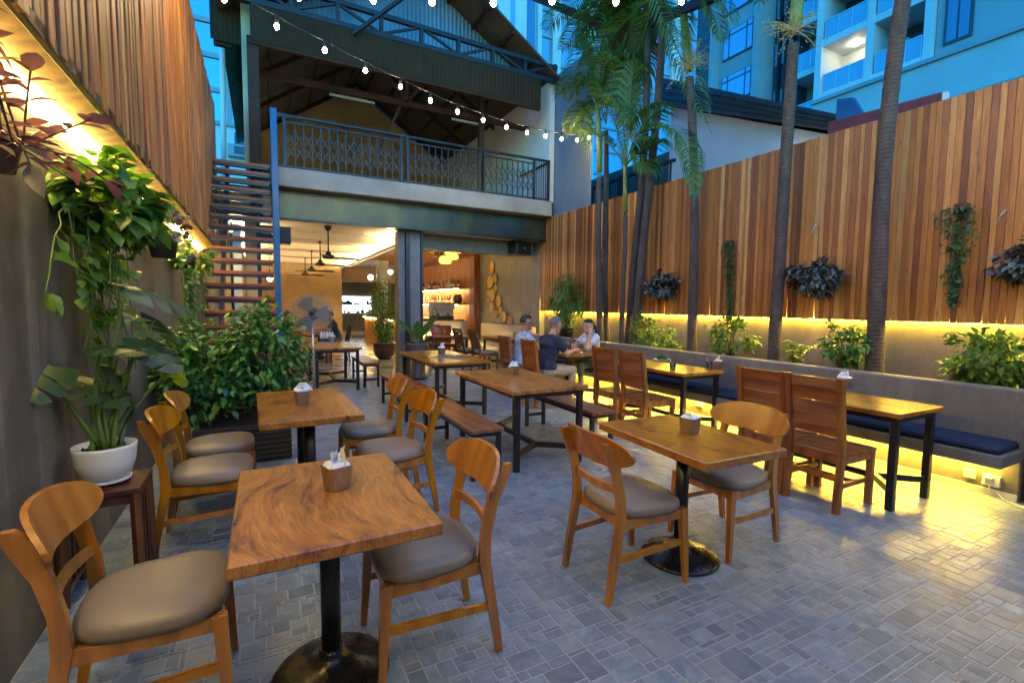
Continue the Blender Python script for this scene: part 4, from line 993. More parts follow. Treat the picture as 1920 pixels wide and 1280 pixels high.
# ---- planter shrubs on the right
gz = .78; G = 'shrubs in the concrete planter bed'
def rb(px, py, wpx, hpx, label, N, size, tpl, mat, X=5.68):
    b = onx(px, py, X); dep = b@np.array([fwd[0], fwd[1], 0]); w, h = wpx/FPX*dep/2, hpx/FPX*dep/2
    return bush('planter_shrub', label, (X, b[1], gz), (X, b[1], b[2]), (min(w, .30), w, h), N, size, tpl, mat, G)
rb(1222, 622, 62, 78, 'planter shrub beside the base of the palm cluster', 700, .07, T_OVAL, 'leaf_mid')
rb(1258, 652, 44, 40, 'low planter shrub next to the slim single palm', 300, .065, T_OVAL, 'leaf_pothos')
rb(1372, 634, 78, 78, 'planter shrub below the first hanging creeper', 800, .07, T_OVAL, 'leaf_mid')
rb(1588, 645, 72, 92, 'planter shrub leaning on the thickest palm trunk', 650, .075, T_OVAL, 'leaf_dark')
rb(1855, 676, 140, 96, 'widest planter shrub at the near end under the strip light', 1500, .075, T_OVAL, 'leaf_mid')
zz = thing('fern_plant', 'small upright fern between the two bigger planter shrubs', 'plant', tuple(onx(1490, 682, 5.62)*[1, 1, 0]+[0, 0, gz])); L = Leaves(); mb = MB()
for k in range(9):
    a = rng.uniform(0, 2*PI); h = rng.uniform(.18, .34); tip = np.array([math.cos(a)*.22, math.sin(a)*.22, h]); mb.tube([(0, 0, 0), tuple(tip*[.4, .4, .7]), tuple(tip)], [.006, .005, .002], 5)
    for f in np.linspace(.25, 1, 9):
        p = tip*np.array([f**1.4, f**1.4, 1-(1-f)**1.5]); sd = np.cross(tip, [0, 0, 1.])
        for s in (-1, 1): L.put(p, sd*s*4+tip*.5, .09, T_LANCE)
L.build('foliage', 'leaf_mid', zz); mb.build('stem', 'stem_green', zz, smooth=True)
pbz = onx(1062, 585, 5.62)
pk = thing('potted_bush', 'tall dark bush in a pot between the diners and the fence', 'plant', (5.62, pbz[1], gz))
L = Leaves(); cc = clumpy(L, (0, 0, .85), (.30, .42, .55), 1900, .085, T_LANCE, 60, .5); L.build('foliage', 'leaf_dark', pk); stems((0, 0, .2), cc[::2], .007, pk)
MB().lathe([(.12, 0), (.17, .25), (.18, .27), (.16, .27), (.15, .22)], 20).build('pot', 'plastic_black', pk, smooth=True)
# ---- wall planters on the fence
def wallbush(px, py, label):
    b = onx(px, py, 5.88); t_ = thing('wall_planter', label, 'wall planter', (5.88, b[1], b[2]-.16), group='grey-leaved pocket planters on the fence')
    MB().cbox(-.03, .105, -.12, .12, -.05, .05, .01).build('box', 'dark_wood', t_); L = Leaves(); clumpy(L, (-.03, 0, .17), (.20, .30, .21), 1150, .082, T_OVAL, 52, .3, .2); L.build('foliage', 'leaf_grey', t_)
wallbush(1241, 536, 'grey-purple wall planter on the fence beside the palm cluster'); wallbush(1526, 522, 'grey-purple wall planter on the fence between the two thick palms'); wallbush(1966, 494, 'grey-purple wall planter cut by the right edge of the view')
def creeper(p0, p1, w, label):
    a, b = onx(*p0, 5.97), onx(*p1, 5.97); t_ = thing('creeper', label, 'creeper', tuple(a), group='green creepers hanging down the fence'); L = Leaves(); n = 420
    f = rng.random(n)**1.25; pos = (b-a)*f[:, None]+np.c_[rng.uniform(-.07, -.015, n), rng.normal(0, 1, n)*w*(1-.75*f), np.zeros(n)]
    L.put(pos, np.c_[-np.abs(rng.normal(.5, .3, n)), rng.normal(0, .6, n), rng.normal(-.5, .4, n)], rng.uniform(.03, .055, n), T_HEART); L.build('foliage', 'leaf_small', t_)
    mb = MB()
    for k in range(4):
        y0 = rng.normal(0, w*.5); mb.tube([(-.01, y0, 0), (-.02, y0*.6, (b-a)[2]*.5), tuple((b-a)*[1, 1, rng.uniform(.8, 1)]+[-.01, rng.normal(0, .01), 0])], .004, 4)
    mb.build('vine', 'stem_green', t_)
    MB().cbox(-.05, .02, -.05, .05, -.05, .03, .006).build('pocket', 'dark_wood', t_)
creeper((1370, 455), (1372, 600), .055, 'narrow creeper on the fence between the slim palm and the next'); creeper((1805, 388), (1790, 572), .075, 'creeper on the fence near the right edge of the view')
for px, py, lb_ in ((1265, 460, 'small bare wire hook on the fence above the first wall planter'), (1534, 425, 'small bare wire hook on the fence above the second wall planter'), (1888, 400, 'small wire hook on the fence at the far right')):
    b = onx(px, py, 5.985); tag(MB().tube([(b[0], b[1], b[2]+.03), (b[0]-.05, b[1], b[2]+.02), (b[0]-.06, b[1]+.02, b[2]-.02), (b[0]-.03, b[1]+.05, b[2]-.08)], .006, 5).build('wire_hook', 'aluminium'), lb_, 'hook', 'wire hooks on the fence')
# ---- palms
def trunk(mb, path, r0, r1):
    P = [np.array(p, float) for p in path]; n = 110; out = []; rs = []
    for i in range(n+1):
        f = i/n*(len(P)-1); k = min(int(f), len(P)-2); u = f-k
        p = P[k]*(1-u)+P[k+1]*u
        out.append(p); rs.append((r0+(r1-r0)*i/n)*(1+.014*(i % 2)+rng.normal(0, .013))*(1+.25*math.exp(-i*.18)))
    out = [sum(out[max(0, i-9):i+10])/len(out[max(0, i-9):i+10]) for i in range(n+1)]
    return mb.tube([tuple(p) for p in out], rs, 14)
def bez(a, b, c, n):
    a, b, c = map(lambda q: np.array(q, float), (a, b, c)); return [a*(1-t)**2+2*b*t*(1-t)+c*t*t for t in np.linspace(0, 1, n)]
def frond(parent, a, b, c, leaf=.45, n=34, mat='leaf_palm', start=.12, droop=.45):
    pts = bez(a, b, c, n+1); mb = MB().tube([tuple(p) for p in pts[::4]], list(np.linspace(.016, .004, len(pts[::4]))), 5); o_ = len(mb.f)
    for i in range(int(n*start), n):
        t = unit(pts[i+1]-pts[i]); f = i/n; s_ = unit(np.cross(t, [0, 0, 1.])+1e-6); L_ = leaf*(math.sin(PI*min(1, (f-start)*.95/(1-start)+.12))**.6)
        upv = np.cross(s_, t)
        for s in (-1, 1):
            for rep in (0, .5):
                p = pts[i]*(1-rep)+pts[i+1]*rep; d = unit(t*.75+s_*s*.9+upv*.25+rng.normal(0, .07, 3)); w = .013
                m1 = p+d*L_*.55; m2 = p+unit(d+np.array([0, 0, -droop]))*L_
                wv = unit(np.cross(d, upv)+1e-6)*w
                mb.add([p-wv*.4, p+wv*.4, m1+wv, m1-wv, m2], [(0, 1, 2, 3), (3, 2, 4)])
    return mb.build('frond', ['leaf_palm' if mat is None else mat], parent, fix=False)
PX = 5.72
def W(x, y, X=PX): return onx(x, y, X)
GP = 'palms standing in the planter bed'
def palm(label, pix, r0, r1, X=PX, shaft=None):
    b = W(*pix[0], X); t_ = thing('palm_tree', label, 'palm tree', (b[0], b[1], gz), group=GP); o_ = np.array([b[0], b[1], gz])
    P = [np.array([b[0], b[1], gz-.45])]+[W(x, y, X) for x, y in pix[1:]]
    trunk(MB(), [p-o_ for p in P], r0, r1).build('trunk', 'palm_bark', t_, smooth=True)
    if shaft: S = [W(x, y, X)-o_ for x, y in shaft[0]]; k = len(S); MB().tube([tuple(p) for p in S], list(np.linspace(shaft[1], shaft[1]*.75, k)), 14).build('crownshaft', 'crownshaft', t_, smooth=True)
    return t_, o_
def fr(t_, o_, a, b, c, X=(PX, PX, PX), **k):
    return frond(t_, W(*a, X[0])-o_, W(*b, X[1])-o_, W(*c, X[2])-o_, **k)
def stalk(t_, o_, px, X, spread, n=26):                       # branching flower stalk
    b = W(*px, X)-o_; mb = MB()
    for i in range(n):
        d = np.array([rng.normal(0, .35), rng.normal(0, 1), rng.normal(.1, .55)]); d = unit(d)*spread*rng.uniform(.6, 1.1); p = [tuple(b), tuple(b+d*.5+[0, 0, .03]), tuple(b+d)]; mb.tube(p, [.006, .004, .002], 4)
        for k in range(9): q = b+d*rng.uniform(.35, 1)+rng.normal(0, .025, 3); mb.ball(tuple(q), .008, 4, 3)
    mb.build('flower_stalk', 'flower_stalk', t_)
# thick palm, second palm, slim palm
t_, o_ = palm('thickest palm trunk, nearest the camera in the planter', [(1641, 692), (1648, 500), (1655, 330), (1672, 150), (1694, -10), (1720, -200)], .078, .066, 5.70)
for a in range(7): an = a*PI*2/7+.3; c0 = W(1720, -200, 5.7)-o_; frond(t_, c0, c0+np.array([math.cos(an)*.9, math.sin(an)*.9, .9]), c0+np.array([math.cos(an)*1.9, math.sin(an)*1.9, -.1]), n=20)
t_, o_ = palm('middle palm with a yellow-green crownshaft and flower stalk at the top', [(1450, 670), (1462, 480), (1470, 350), (1480, 200), (1489, 60)], .072, .062, 5.72, ([(1489, 62), (1494, 20), (1499, -40), (1504, -120)], .078))
stalk(t_, o_, (1488, 55), 5.62, .38)
for a in range(7): an = a*PI*2/7; c0 = W(1504, -110, 5.72)-o_; frond(t_, c0, c0+np.array([math.cos(an)*.8, math.sin(an)*.8, .8]), c0+np.array([math.cos(an)*1.7, math.sin(an)*1.7, .2]), n=20)
t_, o_ = palm('slim single palm with a pale flower ring below its green crownshaft', [(1298, 650), (1301, 480), (1302, 340), (1298, 230), (1292, 130)], .068, .058, 5.75, ([(1292, 132), (1288, 90), (1283, 40), (1278, -20)], .068))
stalk(t_, o_, (1291, 122), 5.68, .42, 34)
for b, c in (((1240, -60), (1150, 20)), ((1330, -60), (1385, 60)), ((1290, -90), (1230, -40)), ((1340, -20), (1350, 90))): fr(t_, o_, (1280, -10), b, c, n=26)
# cluster
t_, o_ = palm('tallest leaning palm trunk of the cluster, rightmost stem', [(1188, 640), (1203, 480), (1220, 330), (1233, 200), (1240, 100), (1247, 0)], .072, .060, 5.80)
for b, c in (((1200, -70), (1090, 40)), ((1300, -80), (1340, 20)), ((1240, -60), (1190, 120)), ((1180, -60), (1060, 100))): fr(t_, o_, (1248, -10), b, c, leaf=.55, n=30)
t_, o_ = palm('straight palm trunk of the cluster, second stem from its right', [(1176, 640), (1190, 480), (1205, 330), (1212, 200), (1214, 100), (1216, 0)], .068, .055, 5.85)
for b, c in (((1150, -40), (1040, 110)), ((1160, 40), (1075, 170)), ((1110, -60), (1010, 70)), ((1260, -40), (1275, 110))): fr(t_, o_, (1216, 0), b, c, leaf=.6, n=34, X=(5.85, 5.6, 5.4))
for b, c in (((1175, 60), (1110, 260)), ((1200, 40), (1215, 240)), ((1190, 60), (1165, 330))): fr(t_, o_, (1216, 5), b, c, leaf=.5, n=28, mat='leaf_palm_dry', X=(5.85, 5.9, 5.95))
t_, o_ = palm('palm of the cluster with the yellow crownshaft, leftmost stem', [(1128, 640), (1122, 520), (1122, 420), (1124, 320)], .058, .05, 5.60, ([(1124, 322), (1124, 270), (1122, 225), (1120, 200)], .055))
for b, c in (((1105, 90), (1035, 190)), ((1090, 170), (1062, 260)), ((1130, 60), (1175, 130)), ((1150, 140), (1190, 250)), ((1108, 110), (1085, 60)), ((1080, 140), (1100, 300))): fr(t_, o_, (1121, 215), b, c, leaf=.42, n=28, X=(5.6, 5.5, 5.45))
t_, o_ = palm('bare leaning palm trunk of the cluster, second stem from its left', [(1142, 640), (1134, 540), (1136, 450), (1137, 330), (1136, 230)], .052, .046, 5.82)
for b, c in (((1150, 40), (1230, 150)), ((1100, 80), (1060, 200)), ((1150, 30), (1140, -60))): fr(t_, o_, (1136, 232), b, c, leaf=.5, n=28)
t_, o_ = palm('young palm of the cluster with a green stem and upright fronds', [(1165, 640), (1168, 540), (1172, 470), (1173, 395)], .045, .038, 5.64, ([(1173, 397), (1172, 350), (1173, 312)], .040))
for b, c in (((1150, 190), (1108, 130)), ((1178, 190), (1190, 110)), ((1190, 230), (1255, 190)), ((1140, 250), (1080, 240)), ((1170, 200), (1150, 90)), ((1200, 260), (1215, 330)), ((1195, 280), (1240, 260))): fr(t_, o_, (1173, 312), b, c, leaf=.48, n=30, start=.3, X=(5.64, 5.6, 5.55))
fr(t_, o_, (1200, 250), (1310, 190), (1300, 395), leaf=.42, n=40, start=.05, X=(5.66, 5.5, 5.42))
for k in range(15):
    bx_, by_ = rng.uniform(1120, 1260), rng.uniform(-30, 120); an = rng.uniform(-1, 1); fr(t_, o_, (1205+an*30, 40+rng.uniform(-30, 60)), (bx_, by_-60), (bx_+an*90+rng.uniform(-30, 30), by_+rng.uniform(60, 210)), leaf=rng.uniform(.4, .62), n=28, X=(5.9, 6.0, rng.uniform(5.8, 6.4)))
# dead brown trunk-like column behind
tag(trunk(MB(), [(6.6, W(1105, 400, 6.6)[1], 3.2), (6.6, W(1100, 200, 6.6)[1], 5.2), (6.6, W(1095, 60, 6.6)[1], 7.)], .09, .08).build('brown_trunk', 'palm_bark', smooth=True), 'brown trunk rising behind the fence at the palm cluster', 'tree trunk')
# dark roof beam over the palms
tag(MB().bar(tuple(W(990, -10, 5.3)), tuple(W(1165, 62, 5.9)), .10, .14).build('canopy_beam', 'brown_steel'), 'dark steel beam passing behind the palm crowns, falling to the right', 'beam')
tag(MB().bar(tuple(W(1165, 66, 5.95)), tuple(W(1350, -10, 5.6)), .10, .12).build('canopy_beam', 'truss_paint'), 'dark steel beam passing behind the palm crowns, rising to the right', 'beam')
# ---- left wall: hanging pots
def trailing(L, mb, a, length, n, size, tpl, sway=.10, mat=None, away=.03):
    p = np.array(a, float); pts = [p.copy()]; dy = rng.normal(0, .5); 
    for k in range(8):
        p = p+np.array([rng.normal(0, .008), rng.normal(0, .35)*sway*length/4+dy*sway*length/8, -length/8]); p[0] = max(p[0], away); pts.append(p.copy())
    mb.tube([tuple(q) for q in pts], .0035, 5)
    for k in range(n):
        f = rng.random()*7.9; i = int(f); q = pts[i]*(1-f+i)+pts[i+1]*(f-i); d = np.array([rng.uniform(.1, .9), rng.normal(0, .8), rng.normal(-.4, .35)])
        L.put(q+unit(d)*.03, d, size*rng.uniform(.6, 1.15), tpl); mb.tube([tuple(q), tuple(q+unit(d)*.035)], .002, 4)
q = onx(185, 385, -.78)
hp = thing('hanging_pothos', 'bright green pothos spilling from a wall pot below the strip light', 'hanging plant', (LX, q[1], q[2]))
MB().lathe([(.06, -.16), (.10, -.02), (.105, 0), (.09, 0), (.085, -.03)], 20, (.14, 0, 0)).build('pot', 'terracotta', hp, smooth=True); MB().box(.0, .06, -.02, .02, -.10, -.06).build('bracket', 'black_steel', hp)
L = Leaves(); mb = MB(); clumpy(L, (.20, 0, .03), (.20, .40, .19), 620, .115, T_HEART, 40, .25)
for k in range(20): trailing(L, mb, (.10+rng.uniform(-.05, .12), rng.uniform(-.30, .34), -.05), rng.uniform(.35, 1.05), rng.integers(8, 17), .085, T_HEART, .5)
L.build('foliage', 'leaf_pothos', hp); mb.build('vine', 'stem_green', hp, smooth=True)
q = onx(60, 240, -.74)
tp = thing('hanging_tradescantia', 'purple-leaved trailing plant nearest the camera on the concrete wall', 'hanging plant', (LX, q[1], q[2]))
MB().lathe([(.04, -.17), (.06, -.08), (.065, -.06), (.055, -.06)], 18, (.08, .02, 0)).build('pot', 'brown_ceramic', tp, smooth=True)
L = Leaves(); mb = MB()
for k in range(11):
    a = np.array([.12, rng.uniform(-.08, .1), -.06]); d = np.array([rng.uniform(.0, .3), rng.normal(.05, .42), rng.uniform(-.05, .45)]); b = a+d*.55; c = a+d*1.05+np.array([0, 0, -rng.uniform(.0, .18)]); c[0] = max(.02, c[0])
    pts = bez(a, b, c, 8); mb.tube([tuple(p) for p in pts], .004, 5)
    for i in range(1, 8):
        t = unit(pts[i]-pts[i-1]); s_ = unit(np.cross(t, [0, 0, 1])); L.put(pts[i], t*.7+s_*(1 if i % 2 else -1)+np.array([0, 0, .1]), rng.uniform(.06, .105), T_OVAL)
    L.put(pts[-1], unit(pts[-1]-pts[-2])+[0, 0, -.2], .12, T_OVAL)
for k in range(16): L.put((.12, rng.uniform(-.45, -.1), rng.uniform(.0, .5)), (rng.uniform(.2, 1), rng.normal(0, .8), rng.normal(0, .5)), .13, T_STRAP)
L.build('foliage', 'leaf_purple', tp); mb.build('vine', 'stem_brown', tp, smooth=True)
q = onx(298, 462, -.80)
bp = thing('hanging_pot', 'black wall pot of small purple-green leaves past the pothos', 'hanging plant', (LX, q[1], q[2])); MB().lathe([(.09, -.10), (.12, .08), (.125, .09), (.11, .09)], 20, (.15, 0, 0)).build('pot', 'plastic_black', bp, smooth=True)
L = Leaves(); clumpy(L, (.16, .06, .20), (.17, .34, .18), 700, .055, T_OVAL, 36, .2); L.build('foliage', 'leaf_grey', bp)
q = onx(352, 490, -.76)
iv = thing('hanging_ivy', 'small-leaved green ivy hanging at the far end of the concrete wall', 'hanging plant', (LX, q[1], q[2])); MB().lathe([(.08, -.08), (.11, .06), (.10, .06)], 18, (.14, 0, 0)).build('pot', 'plastic_black', iv, smooth=True)
L = Leaves(); mb = MB(); clumpy(L, (.18, 0, .05), (.2, .38, .22), 520, .06, T_HEART, 26, .3)
for k in range(16): trailing(L, mb, (.16+rng.uniform(-.08, .12), rng.uniform(-.38, .38), -.05), rng.uniform(.5, 1.35), 20, .055, T_HEART, .25)
L.build('foliage', 'leaf_mid', iv); mb.build('vine', 'stem_green', iv, smooth=True)
# ---- monstera in the white pot on the stool
mo = thing('monstera', 'tall split-leaved monstera in a white round pot on the stool', 'potted plant', (-.74, 3.12, .56))
MB().lathe([(.09, .012), (.118, .016), (.124, .03), (.114, .03)], 28).build('saucer', 'white_ceramic', mo, smooth=True)
MB().lathe([(.088, .03), (.122, .055), (.145, .13), (.154, .215), (.156, .235), (.147, .235), (.141, .205)], 36).build('pot', 'white_ceramic', mo, smooth=True)
mb = MB(); mb.lathe([(.143, .192), (.12, .205), (.06, .212), (.001, .214)], 24, cap=False)
for k in range(60): a, r = rng.uniform(0, 2*PI), .135*math.sqrt(rng.random()); mb.ball((r*math.cos(a), r*math.sin(a), .208), rng.uniform(.004, .009), 5, 3)
mb.build('soil', 'soil', mo)
def split_leaf(p, d, up, L_, mat, lobes=4):
    p, d = np.array(p, float), unit(np.array(d, float)); up = np.array(up, float); y = unit(np.cross(up, d)); z = np.cross(d, y); mb = MB()
    def P(s, w): return p+L_*(s*d+w*y+(-.22*s*s-.35*w*w+.04)*z)
    env = lambda s: .50*math.sqrt(max(0, 1-((s-.36)/.66)**2)) if s > -.2 else .1
    mb.add([P(-.0, -.012), P(-.0, .012), P(1.0, .004), P(1.0, -.004)], [(0, 1, 2, 3)])
    for sg in (-1, 1):
        for k in range(lobes):
            s0, s1 = k/lobes*.98-.0, (k+1)/lobes*.98; e0, e1 = s0+.05+(-.28 if k == 0 else 0.05), s1-(.02 if k < lobes-1 else -.0)+.05
            rows = []
            for i in range(4):
                f = i/3; so = .78 if f > .34 else 1; a, b = s0*(1-f)+e0*f, s1*(1-f)+e1*f
                if f > .4: m_ = (a+b)/2; a, b = m_+(a-m_)*(.97 if f < .9 else .80), m_+(b-m_)*(.97 if f < .9 else .80)
                w0, w1 = env(a)*f, env(b)*f; rows.append((P(a, sg*w0), P(b, sg*w1)))
            vs = [q for r_ in rows for q in r_]; mb.add(vs, [(2*i, 2*i+1, 2*i+3, 2*i+2) for i in range(3)])
    o_ = mb.build('leaf', mat, mo, smooth=True, fix=False); return o_
def MO(px, py, X): return (ony(px, py, 3.12+(X+.66)*1.2)-np.array([-.74, 3.12, .56]))/.86
ms = [((172, 805), (110, 740), (95, 690), -.72, (-.2, -.55, -.15), .36, 'leaf_monstera'), ((185, 805), (200, 700), (235, 545), -.66, (.5, .3, -.1), .40, 'leaf_monstera'),
      ((190, 808), (215, 720), (265, 640), -.62, (.3, -.2, -.2), .30, 'leaf_monstera'), ((200, 808), (240, 750), (330, 690), -.55, (.1, .5, -.5), .17, 'leaf_lime'),
      ((180, 806), (165, 740), (190, 655), -.70, (.5, -.4, .05), .30, 'leaf_monstera'), ((195, 808), (185, 750), (140, 715), -.60, (.8, -.5, -.25), .34, 'leaf_monstera'),
      ((200, 808), (250, 770), (245, 745), -.64, (.2, .3, -.8), .18, 'leaf_monstera'), ((188, 806), (180, 720), (205, 690), -.66, (.4, .1, -.8), .22, 'leaf_monstera'), ((205, 808), (230, 690), (290, 600), -.6, (.2, .5, -.3), .26, 'leaf_monstera')]
mb = MB()
for a, b, c, X, d, L_, mt in ms:
    A = np.array([rng.uniform(-.06, .06), rng.uniform(-.06, .06), .20]); pts = bez(A, MO(*b, X), MO(*c, X), 9); mb.tube([tuple(p) for p in pts], list(np.linspace(.015, .007, 9)), 7); split_leaf(pts[-1], d, (.35, -.25, 1), L_, mt)
mb.build('stem', 'stem_green', mo, smooth=True)
mo.scale = (.86,)*3
# ---- potted plants by the dining room
fc = thing('potted_ficus', 'leafy green ficus in a brown pot beside the inner column', 'potted plant', (2.95, 13.2, 0))
MB().lathe([(.16, 0), (.26, .1), (.30, .28), (.29, .42), (.31, .45), (.27, .45), (.25, .40)], 26).build('pot', 'brown_ceramic', fc, smooth=True)
L = Leaves(); cc = clumpy(L, (0, 0, 1.28), (.40, .40, .85), 2600, .075, T_OVAL, 90, .35); L.build('foliage', 'leaf_mid', fc); stems((0, 0, .4), cc[::4], .01, fc)
q = ony(783, 636, 9.35)
ar = thing('potted_arrowhead', 'long-leaved plant in a grey glazed pot in front of the concrete column', 'potted plant', (q[0], 9.35, 0))
MB().lathe([(.10, 0), (.19, .02), (.19, .06), (.15, .10), (.15, .42)], 24).build('stand', 'plastic_black', ar, smooth=True)
MB().lathe([(.16, .42), (.24, .50), (.255, .60), (.22, .70), (.235, .735), (.20, .735), (.18, .69)], 28).build('pot', 'grey_ceramic', ar, smooth=True)
for k in range(8):
    a = k*2*PI/8+.4; L = Leaves(); el = rng.uniform(1.6, 4.); L.put((.03*math.cos(a), .03*math.sin(a), .70), (math.cos(a), math.sin(a), el), rng.uniform(.45, .7), T_PADDLE); L.build('leaf', 'leaf_mid', ar)
# ================================================================ PEOPLE
def person(label, loc, rz, S, mats, hair, voxel=.008, scale=1.0):
    """S: list of tapered limbs (p, r, q, s, material index) in the figure's own axes, facing +x"""
    t_ = thing('person', label, 'person', loc, rz, None); mb = MB()
    for p, r, q, s, k in S:
        p, q = np.array(p, float), np.array(q, float); n = 5
        mb.ball(tuple(p), r, 12, 8); mb.ball(tuple(q), s, 12, 8)
        if np.linalg.norm(q-p) > 1e-3: mb.tube([tuple(p+(q-p)*i/n) for i in range(n+1)], [(r if np.isscalar(r) else min(r))+((s if np.isscalar(s) else min(s))-(r if np.isscalar(r) else min(r)))*i/n for i in range(n+1)], 12)
    me = mb.mesh('body', mats[0], fix=False); tmp = bpy.data.objects.new('tmp', me); COL.objects.link(tmp)
    md = tmp.modifiers.new('r', 'REMESH'); md.mode = 'VOXEL'; md.voxel_size = voxel; sm = tmp.modifiers.new('s', 'SMOOTH'); sm.iterations = 4; sm.factor = .5
    dg = bpy.context.evaluated_depsgraph_get(); dg.update(); out = bpy.data.meshes.new_from_object(tmp.evaluated_get(dg)); bpy.data.objects.remove(tmp)
    out.materials.clear(); [out.materials.append(MAT(m)) for m in mats]
    nf = len(out.polygons); C = np.empty(nf*3); out.polygons.foreach_get('center', C); C = C.reshape(-1, 3); best = np.full(nf, 1e9); idx = np.zeros(nf, int)
    for p, r, q, s, k in S:
        p, q = np.array(p, float), np.array(q, float); d = q-p; L2 = max(d@d, 1e-9); u = np.clip((C-p)@d/L2, 0, 1); rr = np.mean(r)*(1-u)+np.mean(s)*u
        dist = np.linalg.norm(C-(p+u[:, None]*d), axis=1)-rr; w = dist < best; best[w] = dist[w]; idx[w] = k
    out.polygons.foreach_set('material_index', idx.astype(np.int32)); out.polygons.foreach_set('use_smooth', [True]*nf); out.update(); out.name = 'body'
    link('body', out, t_); t_.scale = (scale,)*3
    if hair: hair(t_)
    return t_
def head(c, yaw, pitch, k=0, ears=True):                     # skin pieces of a head centred at c
    R = np.array(Matrix.Rotation(yaw, 3, 'Z')@Matrix.Rotation(pitch, 3, 'Y')); c = np.array(c, float); P = lambda x, y, z: c+R@np.array([x, y, z])
    out = [(P(-.015, 0, .025), .088, P(.005, 0, .02), .086, k), (P(.02, 0, -.045), .066, P(.045, 0, -.062), .050, k), (P(.062, 0, -.085), .026, P(.066, 0, -.088), .024, k),
           (P(.088, 0, .015), .012, P(.108, 0, -.018), .014, k), (P(.070, .03, .035), .020, P(.070, -.03, .035), .020, k), (P(.074, .022, -.052), .014, P(.074, -.022, -.052), .014, k)]
    if ears:
        for s in (-1, 1): out.append((P(.0, s*.084, .012), .016, P(-.008, s*.092, -.022), .011, k))
    return out, P
def hand(wrist, d, n, k=0, curl=.6, thumb=1):                # palm and five fingers; d along the hand, n out of the back of the hand
    w, d, n = np.array(wrist, float), unit(np.array(d, float)), unit(np.array(n, float)); s = unit(np.cross(n, d)); out = []
    for i in range(4): o_ = (i-1.5)*.019; out.append((w+s*o_*.6, .016, w+d*.085+s*o_, .012, k))
    for i, L_ in enumerate((.062, .074, .070, .055)):
        o_ = (i-1.5)*.020; a = w+d*.088+s*o_; b = a+unit(d-n*curl*.4)*L_*.45; c = b+unit(d*.8-n*curl*1.2)*L_*.35; e = c+unit(d*.3-n*curl*1.8)*L_*.28; out += [(a, .0095, b, .009, k), (b, .009, c, .0085, k), (c, .0085, e, .0075, k)]
    a = w+d*.025+s*thumb*.03; b = a+unit(d*.6+s*thumb*.8-n*.3)*.045; c = b+unit(d+s*thumb*.15-n*.5)*.035; out += [(a, .014, b, .011, k), (b, .011, c, .009, k)]
    return out
def seated(lean, legs=(0, 2, 3), torso=1, sleeve=.55, wide=1.0, headp=None, hy=0., hp=0., knees=.42, arms=None, female=False, skin=0):
    S = []; w = wide; cx, cz = lean*.75, .93
    S += [((0, .07, .53), .125*w, (0, -.07, .53), .125*w, legs[1]), ((0.0, 0, .60), .135*w, (lean*.4, 0, .74), .125*w, torso), ((lean*.4, .03, .74), .12*w, (lean*.4, -.03, .74), .12*w, torso),
          ((cx, .075, .90), .115*w, (cx, -.075, .90), .115*w, torso), ((lean*.9, .14*w, .995), .062, (lean*.9, -.14*w, .995), .062, torso), ((lean*.6, .06, .80), .11*w, (cx, .07, .92), .10*w, torso), ((lean*.6, -.06, .80), .11*w, (cx, -.07, .92), .10*w, torso),
          ((0, .07, .57), .125*w, (0, -.07, .57), .125*w, torso)]
    if female: S += [((cx+.09, .065, .90), .055, (cx+.08, .065, .91), .055, torso), ((cx+.09, -.065, .90), .055, (cx+.08, -.065, .91), .055, torso)]
    nb = np.array([lean*.95, 0, 1.03]); hc = np.array(headp if headp is not None else (lean*1.1+.02, 0, 1.20))
    S += [(nb, .056, hc+np.array([-.02, 0, -.06]), .050, skin), (nb+np.array([-.01, .03, -.005]), .055, nb+np.array([-.01, -.03, -.005]), .055, torso)]
    for s in (-1, 1):
        S += [((.02, s*.09, .525), .098*w, (knees, s*.12, .515), .066*w, legs[1]), ((knees, s*.12, .505), .062, (knees-.02, s*.13, .10), .042, legs[1]), ((knees-.03, s*.13, .05), .040, (knees+.14, s*.145, .035), .030, legs[2])]
    for s, (el, wr, hd, hn) in zip((1, -1), arms):
        sh = np.array([lean*.9, s*.185*w, .975]); el, wr = np.array(el, float), np.array(wr, float); m_ = sh+(el-sh)*sleeve
        S += [(sh, .062*w, m_, .057*w, torso), (m_, .044, el, .038, skin), (el, .037, el+(wr-el)*.4, .036, skin), (el+(wr-el)*.4, .036, wr, .025, skin)]
        S += hand(wr, hd, hn, skin, thumb=-s)
    hs, P = head(hc, hy, hp, skin); return S+hs, P
